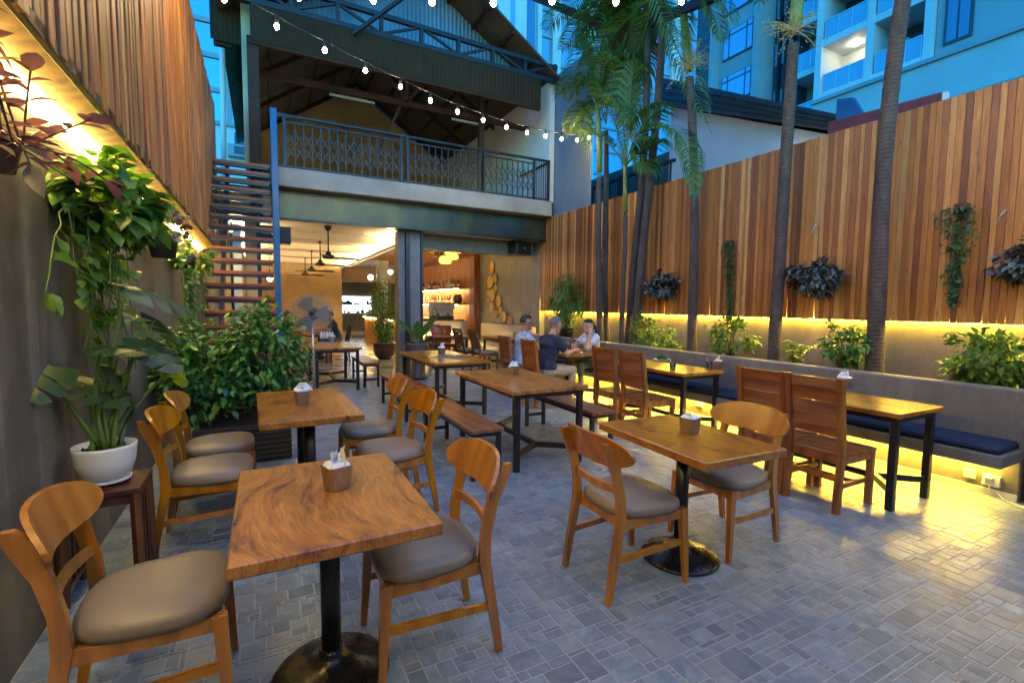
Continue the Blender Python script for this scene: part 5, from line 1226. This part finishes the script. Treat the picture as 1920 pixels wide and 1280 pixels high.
def hair_cap(P, mat, long=False, front=.35):
    def fn(t_):
        mb = MB(); N, Mv = 28, 18
        def pt(a, b, k=1.0):
            d = np.array([math.sin(a)*math.cos(b), math.sin(a)*math.sin(b), math.cos(a)])
            jit = 1+.018*math.sin(9*b+5*a)+.012*math.sin(17*b); return P(*(d*np.array([.108, .098, .112])*jit*k+np.array([-.012, 0, .026])))
        keep = lambda a, b: (a < 1.12-.20*max(0, math.cos(b))) or (math.cos(b) < front-.28 and a < 1.75+.25*(-math.cos(b))) 
        for k, (s0) in enumerate((1.0,)):
            for i in range(Mv):
                for j in range(N):
                    a0, a1 = PI*.82*i/Mv, PI*.82*(i+1)/Mv; b0, b1 = 2*PI*j/N, 2*PI*(j+1)/N
                    if keep((a0+a1)/2, (b0+b1)/2):
                        q = [pt(a0, b0), pt(a1, b0), pt(a1, b1), pt(a0, b1)]; mb.add(q, [(0, 1, 2, 3)]); q2 = [pt(a0, b0, .93), pt(a1, b0, .93), pt(a1, b1, .93), pt(a0, b1, .93)]; mb.add(q2, [(3, 2, 1, 0)])
        if long:
            for k in range(16):
                y0 = -.075+.01*k; mb.tube([tuple(P(-.07, y0*.8, .06)), tuple(P(-.115, y0, -.02)), tuple(P(-.125+rng.normal(0, .008), y0*1.1, -.11)), tuple(P(-.10+rng.normal(0, .01), y0*.8, -.21))], [.02, .024, .02, .006], 6)
        mb.build('hair', mat, t_, smooth=True, fix=False)
        eb = MB()
        for s in (-1, 1): eb.ball(tuple(P(.083, s*.031, .018)), (.008, .011, .006), 8, 6)
        eb.build('eyes', 'eye_dark', t_, smooth=True); br = MB()
        for s in (-1, 1): br.tube([tuple(P(.088, s*.015, .040)), tuple(P(.088, s*.032, .045)), tuple(P(.078, s*.05, .040))], .005, 5)
        br.build('eyebrows', mat, t_); MB().tube([tuple(P(.086, .02, -.053)), tuple(P(.091, 0, -.051)), tuple(P(.086, -.02, -.053))], .006, 6).build('lips', 'lip', t_)
    return fn
# man in navy, leaning to his plate
arms = [((.22, .25, .79), (.45, .10, .80), (.9, -.4, -.1), (0, 0, 1)), ((.20, -.27, .79), (.46, -.12, .83), (.9, .35, .1), (0, -.3, 1))]
S, P = seated(.10, arms=arms, wide=1.10, headp=(.17, .0, 1.20), hy=-.15, hp=.32)
person('man in a navy polo shirt and beige trousers cutting his food', (3.80, 6.14, 0), .06, S, ['skin_light', 'navy_shirt', 'khaki', 'shoe'], hair_cap(P, 'hair_grey'))
# man in striped shirt
arms = [((.20, .25, .80), (.42, .08, .82), (.9, -.5, 0), (0, 0, 1)), ((.20, -.26, .78), (.44, -.10, .80), (.9, .3, 0), (0, 0, 1))]
S, P = seated(.06, arms=arms, wide=1.02, headp=(.10, .0, 1.22), hy=-.45, hp=.12)
person('man in a pale striped shirt beside the man in navy', (3.80, 6.93, 0), -.02, S, ['skin', 'striped_shirt', 'denim', 'shoe'], hair_cap(P, 'hair_black'))
# woman on the bench, cheek in hand
arms = [((.34, .20, .80), (.22, .13, 1.05), (-.35, -.30, .85), (.7, .6, .1)), ((.30, -.24, .79), (.44, .05, .80), (.5, .8, 0), (0, 0, 1))]
S, P = seated(.12, arms=arms, wide=.92, headp=(.18, .02, 1.155), hy=.25, hp=.10, female=True, sleeve=.42, knees=.40)
person('woman in a white T-shirt on the bench resting her cheek on her hand', (5.02, 6.52, .02), PI+.02, S, ['skin_light', 'white_shirt', 'olive_cloth', 'shoe'], hair_cap(P, 'hair_black', True), scale=.98)
# far diners inside
def far(label, loc, rz, shirt, hp=.35):
    arms = [((.22, .24, .79), (.42, .08, .82), (.9, -.4, 0), (0, 0, 1)), ((.22, -.24, .79), (.42, -.08, .82), (.9, .4, 0), (0, 0, 1))]
    S, P = seated(.12, arms=arms, headp=(.18, 0, 1.17), hp=hp); person(label, loc, rz, S, ['skin', shirt, 'denim', 'shoe'], hair_cap(P, 'hair_black'), voxel=.012)
far('far diner in grey at the inside table, nearer of the two on the stair side', (.36, 13.1, 0), .05, 'denim'); far('far diner in white at the inside table, farther of the two on the stair side', (.38, 13.9, 0), -.1, 'white_shirt'); far('far diner in a dark vest across the inside table by the fan', (1.80, 13.75, 0), PI, 'navy_shirt')
# ================================================================ STRING LIGHTS
def string_light(label, A, B, bulbs, glow='bulb_glow', name='string_light'):
    r = thing(name, label, 'string light', group='festoon strings over the courtyard')
    pts = [tuple(map(float, p)) for p in bulbs]; cable = [A]+[(p[0], p[1], p[2]+.105) for p in pts]+[B]
    fine = []
    for i in range(len(cable)-1):
        for k in range(4):
            f = k/4; fine.append(tuple(cable[i][j]+(cable[i+1][j]-cable[i][j])*f for j in range(3))[:2]+(cable[i][2]+(cable[i+1][2]-cable[i][2])*f-.012*math.sin(PI*f),))
    fine.append(cable[-1]); MB().tube(fine, .006, 6).build('cable', 'plastic_black', r, smooth=True)
    bm_ = MB().ball((0, 0, 0), (.024, .024, .030), 10, 7).mesh('bulb', glow, smooth=True)
    sk = MB().lathe([(.006, .105), (.009, .09), (.017, .075), (.018, .030), (.014, .028)], 10).mesh('socket', 'plastic_black', smooth=True)
    for p in pts: b = link('bulb', bm_, r, p); link('socket', sk, b)
    return r
bx = [519, 609, 685, 751, 807, 858, 906, 950, 988, 1023, 1053, 1082, 1104]; by = [50, 95, 133, 163, 189, 210, 226, 239, 249, 255, 261, 263, 258]
P1 = []
for i, (x, y) in enumerate(zip(bx, by)):
    dep = 5.0*(1+.0759*i); d = ray(x, y); P1.append(np.array([0, 0, CAM_H])+d*dep)
ext = [P1[0]+(P1[0]-P1[1])*k+np.array([0, 0, .05*k*k]) for k in (2, 1)]
string_light('long festoon string running from the slat screen to the palm cluster', tuple(ext[0]+(P1[0]-P1[1])*.6+np.array([0, 0, .2])), tuple(P1[-1]+np.array([.15, .1, .25])), ext+P1)
P2 = [np.array([0, 0, CAM_H])+ray(x, y)*4.0 for x, y in zip((420, 560, 700, 810, 925, 1035, 1155, 1278, 1405, 1540), (-2, -6, 0, 4, 6, 2, 4, 2, -20, -45))]
string_light('festoon string crossing the very top of the view', tuple(P2[0]+np.array([-.4, .2, .2])), tuple(P2[-1]+np.array([.5, -.25, .25])), P2)
P3 = [np.array([1.9+i*.5, .9-.075*i, 3.35-.16*math.sin(PI*i/7)]) for i in range(8)]  # extra string out of view, added to warm the fence and tables
string_light('added unseen festoon string above the camera, warm fill for fence and tables', (-.62, 1.1, 3.6), (5.9, .3, 3.6), P3, 'bulb_fill')
P4 = [np.array([1.9+i*.5, -1.1-.05*i, 3.3-.16*math.sin(PI*i/7)]) for i in range(8)]  # second unseen string, added for more warm fill
string_light('added unseen festoon string behind the camera, warm fill light', (-.62, -1.1, 3.5), (5.9, -1.6, 3.5), P4, 'bulb_fill')
# ================================================================ DINING ROOM FITTINGS
for i, (x, y, z) in enumerate(((.55, 11.0, 3.047), (.55, 13.0, 3.047), (.55, 15.2, 3.047), (.55, 17.4, 3.047), (2.1, 11.0, 3.047), (2.1, 13.0, 3.047), (2.1, 15.2, 3.047), (2.1, 17.4, 3.047), (1.2, 19.0, 3.047), (3.5, 11.6, 3.047), (4.9, 11.6, 3.047), (5.72, 10.9, 3.047), (5.72, 12.1, 3.047), (3.9, 14.6, 2.995), (3.9, 16.6, 2.995), (4.9, 14.6, 2.995), (4.9, 17.2, 2.995), (3.6, 20.5, 3.047))):
    t_ = thing('downlight', 'x', 'ceiling light', (x, y, z), group='round downlights in the dining room ceiling')
    t_['label'] = 'recessed downlight, '+('number %s from the opening, ' % ('one two three four five six seven eight nine ten eleven twelve thirteen fourteen fifteen sixteen seventeen eighteen'.split()[i]))+('stair side' if x < 1 else 'by the fans' if x < 2.5 else 'bar side')
    MB().lathe([(.075, -.006), (.095, -.008), (.095, -.001), (.075, -.001)], 18).build('trim_ring', 'white_paint', t_, smooth=True); MB().lathe([(.001, -.004), (.073, -.004)], 18, cap=False).build('lens', 'downlight', t_, fix=False)
for X0, X1, Y0, Y1, z, l_ in ((-.47, -.43, 10.3, 19.3, 2.80, 'warm cove strip along the stair-side inner wall'), (2.70, 2.74, 10.5, 19.3, 2.86, 'warm cove strip along the ceiling beam')):
    t_ = thing('cove_light', l_, 'strip light'); MB().box(X0, X1, Y0, Y1, z, z+.008).build('strip', 'cove_led', t_); MB().box(X0-.03, X1+.04, Y0-.02, Y1+.02, z-.03, z-.001).build('channel', 'ceiling_paint', t_)
def ceiling_fan():
    t_ = thing('ceiling_fan', 'x', 'ceiling fan', group='black ceiling fans in a row inside')
    MB().lathe([(.075, -.001), (.07, -.05), (.03, -.10), (.02, -.11)], 18).build('canopy', 'plastic_black', t_, smooth=True); MB().lathe([(.014, -.11), (.014, -.52)], 10).build('rod', 'plastic_black', t_, smooth=True)
    MB().lathe([(.03, -.50), (.05, -.53), (.055, -.56), (.11, -.585), (.12, -.62), (.09, -.645), (.02, -.65)], 22).build('motor', 'plastic_black', t_, smooth=True)
    for k in range(3):
        a = k*2*PI/3+.25; b = MB(); b.add([(.10, -.035, -.615), (.10, .035, -.625), (.30, .075, -.632), (.56, .08, -.635), (.64, .03, -.63), (.64, -.03, -.62), (.56, -.075, -.607), (.30, -.07, -.608)], [tuple(range(8))]); b.add([(v[0], v[1], v[2]-.008) for v in b.v], [tuple(range(8))[::-1]]); b.build('blade', 'plastic_black', t_, rz=a)
    return t_
cf = ceiling_fan(); cf.location = (1.21, 10.3, CE-.001); cf['label'] = 'black ceiling fan nearest the opening'
for y, l_ in ((12.4, 'second black ceiling fan from the opening'), (14.65, 'third black ceiling fan from the opening'), (16.9, 'farthest black ceiling fan near the back wall')): dup(cf, l_, (1.27, y, CE-.001), y)
# pedestal fan
q = ony(586, 588, 8.45); pf = thing('pedestal_fan', 'large grey pedestal fan standing at the edge of the dining room', 'fan', (q[0], 8.45, 0), -.35); hz = q[2]
MB().lathe([(.24, 0), (.23, .03), (.10, .05), (.03, .08)], 26).build('base', 'plastic_black', pf, smooth=True); MB().lathe([(.018, .08), (.018, hz-.12)], 10).build('pole', 'aluminium', pf, smooth=True)
MB().cbox(-.07, .07, -.02, .20, hz-.10, hz+.09, .03).build('motor', 'dark_steel', pf)
cg = MB(); R_ = .31
for s in (-.06, .05):
    for rr in (R_, R_*.66, R_*.33): cg.tube([(rr*math.cos(a), s+(.0 if rr == R_ else .012*(-1 if s < 0 else 1)), hz+rr*math.sin(a)) for a in np.linspace(0, 2*PI, 29)], .006 if rr == R_ else .003, 5, cap=False)
    for a in np.linspace(0, 2*PI, 56)[:-1]: cg.tube([(.04*math.cos(a), s, hz+.04*math.sin(a)), (R_*math.cos(a), s*.7, hz+R_*math.sin(a))], .0022, 4, cap=False)
cg.build('cage', 'fan_grey', pf, fix=False)
for k in range(3):
    a = k*2*PI/3; b = MB()
    b.grid(lambda u, v: ((.05+.22*u)*math.cos(a+(v-.5)*1.2), -.03+.04*v, hz+(.05+.22*u)*math.sin(a+(v-.5)*1.2)), 4, 6); b.build('blade', 'fan_grey', pf, smooth=True, fix=False)
# bar
br_ = thing('bar_counter', 'timber-fronted bar counter glowing under its top inside the dining room', 'bar counter')
MB().cbox(3.62, 5.3, 13.45, 13.62, 0, 1.02, .006).build('end_panel', 'cream_paint', br_); MB().cbox(3.5, 5.36, 13.35, 13.75, 1.02, 1.07, .006).build('top', 'dark_wood', br_); MB().box(3.55, 5.28, 13.42, 13.448, .60, .63).build('glow_strip', 'shelf_led', br_)
MB().cbox(3.62, 3.9, 13.76, 19.6, 0, 1.02, .006).build('body', 'panel_wood', br_); MB().cbox(3.5, 4.05, 13.76, 19.65, 1.02, 1.07, .006).build('top', 'dark_wood', br_)
for k in range(72): MB().cbox(3.596, 3.618, 13.80+k*.08, 13.84+k*.08, .02, .9, .003).build('slat', 'panel_wood', br_)
MB().box(3.56, 3.58, 13.78, 19.6, .985, .997).build('glow_strip', 'shelf_led', br_)
for k in range(20): MB().cbox(3.66+k*.08, 3.70+k*.08, 13.425, 13.447, .02, .56, .003).build('slat', 'panel_wood', br_)
bs = thing('bottle_shelf', 'lit timber shelves of bottles on the wood-lined wall', 'shelf')
for z in (2.06, 1.53): MB().cbox(5.62, 5.951, 14.6, 20.0, z-.03, z, .004).build('shelf_board', 'panel_wood', bs); MB().box(5.66, 5.69, 14.65, 19.95, z-.042, z-.031).build('glow_strip', 'shelf_led', bs)
MB().cbox(5.5, 5.95, 14.6, 20.0, 0, 1.0, .006).build('back_counter', 'cream_paint', bs)
bcol = {'bottle_green': (.03, .10, .03), 'bottle_amber': (.25, .08, .01), 'bottle_dark': (.012, .012, .015), 'bottle_clear': (.55, .60, .60), 'bottle_red': (.25, .02, .015), 'bottle_white': (.7, .68, .6)}
for k_, v_ in bcol.items(): plain(k_, v_, .1, var=.05, spec=.8)
bms = []
for k_ in bcol:
    t_ = thing('bottle', 'x', 'bottle', group='bottles on the bar shelves'); MB().lathe([(.034, 0), (.038, .01), (.038, .17), (.034, .20), (.014, .235), (.013, .29), (.015, .292), (.015, .30)], 12).build('glass', k_, t_, smooth=True)
    MB().lathe([(.0388, .05), (.0388, .14)], 12, cap=False).build('paper_label', 'paper', t_, smooth=True); bms.append(t_)
slots = [(2.061, 14.95+i*.20) for i in range(20)]+[(1.531, 15.25+i*.19) for i in range(22)]
names = list(bcol)
for i, (z, y) in enumerate(slots):
    k = random.randrange(6); col_n = names[k].split('_')[1]; lb_ = '%s bottle on the %s lit bar shelf, %s from the near end' % (col_n, 'upper' if z > 2 else 'lower', 'first second third fourth fifth sixth seventh eighth ninth tenth eleventh twelfth thirteenth fourteenth fifteenth sixteenth seventeenth eighteenth nineteenth twentieth twenty-first twenty-second'.split()[i if i < 20 else i-20]); loc = (5.76+random.uniform(-.05, .05), y, z)
    if bms[k].get('used') is None: o = bms[k]; o.location = loc; o['used'] = 1; o['label'] = lb_
    else: o = dup(bms[k], lb_, loc); o.scale = (1, 1, random.uniform(.85, 1.12))
for o in bms:
    if o.get('used') is None:
        for c in list(o.children): bpy.data.objects.remove(c)
        bpy.data.objects.remove(o)
tag(MB().lathe([(.09, 0), (.14, .08), (.15, .2), (.11, .29), (.12, .31), (.10, .31)], 22, (5.74, 14.85, 1.531)).build('clay_jar', 'brown_ceramic', smooth=True), 'dark clay jar at the end of the lower bar shelf', 'jar')
q = ony(827, 598, 13.9); em = thing('coffee_machine', 'boxy stainless coffee machine on the bar', 'coffee machine', (q[0], 13.62, 1.071))
autosmooth(MB().cbox(-.36, .30, 0, .4, .08, .48, .02).build('body', 'stainless', em), 30); MB().cbox(-.34, .28, -.10, .38, 0, .079, .01).build('drip_tray', 'plastic_black', em)
for x in (-.2, .12): MB().lathe([(.035, .10), (.035, .16)], 12, (x, -.05, 0)).build('group_head', 'plastic_black', em, smooth=True)
MB().cbox(-.36, .30, -.12, .02, .30, .44, .01).build('hood', 'stainless', em)
def pendant(px, py, Y, r, lit, label):
    p = ony(px, py, Y); t_ = thing('rattan_pendant', label, 'pendant lamp', tuple(p), group='rattan pendant lamps over the bar'); mb = MB(); n = 18
    prof = [(.25*r, .62*r), (.7*r, .55*r), (r, .2*r), (1.02*r, -.15*r), (.85*r, -.55*r), (.7*r, -.6*r)]
    MB().lathe(prof, 24, cap=False).build('shade', 'rattan_glow' if lit else 'rattan', t_, smooth=True, fix=False)
    for a in range(n): mb.tube([(rr*1.02*math.cos(a*2*PI/n), rr*1.02*math.sin(a*2*PI/n), z) for rr, z in prof], .004, 4)
    mb.build('rib', 'rattan', t_); MB().lathe([(.004, .6*r), (.004, CE-.33-p[2])], 6).build('cord', 'plastic_black', t_); MB().lathe([(.02, .5*r), (.03, .72*r), (.01, .8*r)], 10).build('cap', 'plastic_black', t_, smooth=True)
    if lit: MB().ball((0, 0, 0), .03, 10, 6).build('bulb', 'lamp_warm', t_, smooth=True)
for a in ((821, 471, 11.6, .16, False, 'unlit brown rattan pendant, leftmost of the cluster over the bar'), (835, 487, 11.9, .165, True, 'glowing rattan pendant hanging lowest over the bar'), (857, 467, 11.7, .155, True, 'glowing rattan pendant hanging highest over the bar'), (851, 481, 12.6, .13, True, 'small glowing rattan pendant behind the others'), (841, 472, 12.8, .12, True, 'small glowing rattan pendant half hidden behind the lowest one')): pendant(*a)
def globe(px, py, Y, r, label):
    p = ony(px, py, Y); t_ = thing('globe_lamp', label, 'pendant lamp', tuple(p), group='white globe pendants'); MB().ball((0, 0, 0), r, 18, 12).build('globe', 'globe_glow', t_, smooth=True); MB().lathe([(.004, r), (.004, CE-p[2]-.002)], 6).build('cord', 'plastic_black', t_)
    MB().lathe([(.02, r*.9), (.025, r+.04)], 10).build('cap', 'plastic_black', t_, smooth=True)
globe(695, 520, 16.2, .085, 'round white globe lamp left of the inner column'); globe(732, 510, 15.0, .07, 'round white globe lamp right of the inner column')
p = ony(506, 520, 12.); t_ = thing('wall_lamp', 'small glowing bulb lamp seen beside the blue post', 'lamp', tuple(p)); MB().ball((0, 0, 0), (.06, .06, .09), 12, 8).build('bulb', 'globe_glow', t_, smooth=True); MB().lathe([(.03, .08), (.02, .15), (.005, .16), (.005, CE-p[2]-.002)], 10).build('cord', 'plastic_black', t_)
# woven trays
cr = [(648, 430, 45), (672, 505, 30), (640, 530, 42), (678, 572, 25), (630, 603, 22), (655, 615, 38), (696, 655, 38), (627, 655, 18), (652, 700, 32), (706, 717, 25), (678, 738, 25), (732, 760, 38), (770, 790, 36)]
wh = ['highest', 'second from the top', 'third from the top', 'fourth from the top', 'fifth from the top', 'sixth from the top', 'seventh from the top', 'smallest, at the left edge', 'ninth from the top', 'tenth from the top', 'third from the bottom', 'second from the bottom', 'lowest']
for k, (x, y, r) in enumerate(cr):
    px, py = 740+x/3.555, 380+y/3.555; X = 5.985-.012*(k % 3); p = onx(px, py, X); R_ = r/3.555/FPX*(p[0]*fwd[0]+p[1]*fwd[1])
    t_ = thing('woven_tray', 'round woven tray on the concrete wall, '+wh[k], 'woven tray', tuple(p), group='round woven trays on the concrete wall'); mb = MB()
    mb.lathe([(.002, .004), (R_*.5, .003), (R_*.86, .006), (R_*.9, .03), (R_, .032), (R_, .0), (.002, -.002)], 26, cap=False); o = mb.build('tray', 'rattan', t_, smooth=True); o.rotation_euler = (0, -PI/2, 0)
    ri = MB()
    for f in (.25, .45, .65, .8): ri.tube([(R_*f*math.cos(a), R_*f*math.sin(a), .006) for a in np.linspace(0, 2*PI, 25)], .003, 4, cap=False)
    o = ri.build('weave_ring', 'rattan', t_); o.rotation_euler = (0, -PI/2, 0)
# loudspeakers
def speaker(loc, rz, label):
    t_ = thing('loudspeaker', label, 'loudspeaker', loc, rz, group='black loudspeakers'); autosmooth(MB().cbox(-.27, .27, -.13, .15, -.15, .15, .012).build('cabinet', 'plastic_black', t_), 30); MB().cbox(-.25, .25, -.145, -.131, -.13, .13, .006).build('grille', 'wicker', t_)
    MB().box(-.05, .05, -.149, -.1455, -.015, .015).build('badge', 'aluminium', t_); MB().bar((0, .0, .15), (0, 0, .25), .03).build('bracket', 'black_steel', t_)
q = ony(975, 466, 10.25); speaker(tuple(q), .35, 'black loudspeaker hung under the beam by the concrete wall'); q = ony(515, 441, 10.0); speaker(tuple(q), .0, 'black loudspeaker half hidden behind the blue post')
# ================================================================ THINGS ON THE TABLES
def cup(px, py, z, label, rz=0., s=1.0, high=False):
    p = onz(px, py, z+.001); t_ = thing('napkin_cup', label, 'napkin holder', tuple(p), rz, group='bronze napkin cups'); mb = MB(); w0, w1, h = .040*s, .052*s, .098*s
    rings = [(w0, 0), (w1, h), (w1-.004, h), (w0-.004, .01)]; n = 4; vs = []
    def sq(w, z): c = w*.28; return [(-w+c, -w, z), (w-c, -w, z), (w, -w+c, z), (w, w-c, z), (w-c, w, z), (-w+c, w, z), (-w, w-c, z), (-w, -w+c, z)]
    vs = [v for w, z in rings for v in sq(w, z)]; mb.add(vs, [(i*8+j, i*8+(j+1) % 8, (i+1)*8+(j+1) % 8, (i+1)*8+j) for i in range(3) for j in range(8)]+[tuple(range(8))[::-1], tuple(24+j for j in range(8))]); mb.build('cup', 'bronze_metal', t_)
    nm = MB(); R = random.Random(px)
    nm.cbox(-w1*.85, w1*.85, -w1*.85, w1*.85, h*.5, h+.012*s, .012)
    for k in range(3):
        a = R.uniform(0, PI); ox, oy = R.uniform(-.02, .02)*s, R.uniform(-.02, .02)*s; H_ = (R.uniform(.05, .085) if high else R.uniform(.02, .035))*s
        nm.grid(lambda u, v: (ox+(u-.5)*.095*s*math.cos(a)*(1-.45*v)+.012*s*math.sin(5*u+3*v+k), oy+(u-.5)*.095*s*math.sin(a)*(1-.45*v)+.010*s*math.cos(6*u+2*v), h*.9+v*H_+.006*s*math.sin(7*u)), 7, 4)
    nm.build('napkin', 'paper', t_, fix=False); return t_
cup(632, 914, .75, 'bronze napkin cup on the nearest slab table', .3, 1.0, True); cup(566, 757, .75, 'bronze napkin cup on the slab table by the shrub', .1, 1.05, True); cup(1293, 812, .75, 'bronze napkin cup on the single middle table', .2, 1.0)
cup(963, 702, .745, 'bronze napkin cup on the central wide table', .4, 1.0, True); cup(828, 664, .745, 'bronze napkin cup on the table with the placemat', 0, 1.05, True); cup(623, 641, .745, 'bronze napkin cup on the table near the pedestal fan', 0, 1.1)
cup(1585, 727, .745, 'napkin cup with a white tissue behind the nearest high-backed chair', .2, 1.0, True); cup(1346, 690, .745, 'napkin cup on the far edge of the drinks table', .2, .95, True); cup(1100, 640, .745, 'napkin cup half hidden on the diners table', .2, .8)
p = [onz(x, y, .7465) for x, y in ((806, 670), (858, 673), (886, 668), (838, 664))]; tag(MB().add([tuple(q) for q in p]+[(q[0], q[1], q[2]+.002) for q in p], [(3, 2, 1, 0), (4, 5, 6, 7), (0, 1, 5, 4), (1, 2, 6, 5), (2, 3, 7, 6), (3, 0, 4, 7)]).build('placemat', 'placemat'), 'grey rectangular placemat on the table by the potted arrowhead plant', 'placemat')
def tumbler(px, py, z, label, straw=True, s=1.0, wine=False):
    p = onz(px, py, z+.001); t_ = thing('drinking_glass', label, 'glass', tuple(p), group='drinking glasses')
    if wine: MB().lathe([(.034, 0), (.034, .003), (.004, .008), (.004, .08), (.03, .11), (.038, .15), (.032, .19), (.031, .19), (.037, .15), (.029, .112), (.001, .09)], 18, cap=False).build('glass', 'clear_glass', t_, smooth=True)
    else: MB().lathe([(.030, 0), (.036, .10), (.034, .10), (.029, .006), (.001, .006)], 18, cap=False).build('glass', 'clear_glass', t_, smooth=True)
    if straw: MB().tube([(.01, 0, .008), (-.03, .02, .145)], .0035, 6).build('straw', 'plastic_white', t_, smooth=True)
    if straw:
        ic_ = MB()
        for k in range(5): a = k*1.3; ic_.cbox(.012*math.cos(a)-.008, .012*math.cos(a)+.008, .012*math.sin(a)-.008, .012*math.sin(a)+.008, .010+k*.012, .022+k*.012, .002)
        ic_.build('ice', 'clear_glass', t_)
tumbler(1261, 695, .745, 'iced drink with a straw at the near corner of the drinks table'); tumbler(1330, 693, .745, 'iced drink with a straw at the bench side of the drinks table')
tumbler(1082, 660, .745, 'wine glass nearest the man in navy', False, wine=True); tumbler(1073, 651, .745, 'wine glass beside the striped-shirt man', False, wine=True); tumbler(1068, 655, .745, 'short tumbler among the plates of the diners', True)
def plate(px, py, z, r, label, food):
    p = onz(px, py, z+.001); t_ = thing('dinner_plate', label, 'plate', tuple(p), group='plates of food'); MB().lathe([(r*.55, 0), (r*.6, .004), (r, .018), (r*.99, .022), (r*.58, .009), (.001, .009)], 26, cap=False).build('plate', 'white_ceramic', t_, smooth=True)
    if food == 'salad': L = Leaves(); clumpy(L, (0, 0, .035), (r*.6, r*.6, .03), 90, .045, T_OVAL, 9, .1); L.build('salad', 'leaf_pothos', t_)
    else:
        m_ = MB(); 
        for k in range(14): a = rng.uniform(0, 2*PI); q = rng.uniform(0, r*.5); m_.ball((q*math.cos(a), q*math.sin(a), .018), tuple(rng.uniform(.01, .024, 3)), 7, 5)
        m_.build('food', food, t_, smooth=True)
plate(1240, 676, .745, .12, 'white plate of salad on the drinks table', 'salad'); plate(1095, 657, .745, .13, 'plate of food before the man in navy', 'terracotta'); plate(1112, 655, .745, .12, 'white plate of greens beside the woman', 'salad'); plate(1080, 650, .745, .10, 'plate of fried food at the far end of the diners table', 'khaki')
tag(MB().lathe([(.03, 0), (.038, .08), (.034, .08), (.028, .01)], 16, tuple(onz(858, 628, .746))).build('white_cup', 'white_ceramic', smooth=True), 'white cup on the small table before the red armchair', 'cup')
t_ = thing('condiment_tray', 'dark tray of white bottles on the table near the pedestal fan', 'tray', tuple(onz(613, 636, .746))); MB().cbox(-.16, .16, -.11, .11, 0, .015, .005).build('tray', 'plastic_black', t_)
for k in range(5): MB().lathe([(.03, 0), (.032, .10), (.012, .13), (.010, .15)], 12, (-.11+k*.055, rng.uniform(-.05, .05), .0155)).build('bottle', random.choice(('white_ceramic', 'paper', 'plastic_white')), t_, smooth=True)
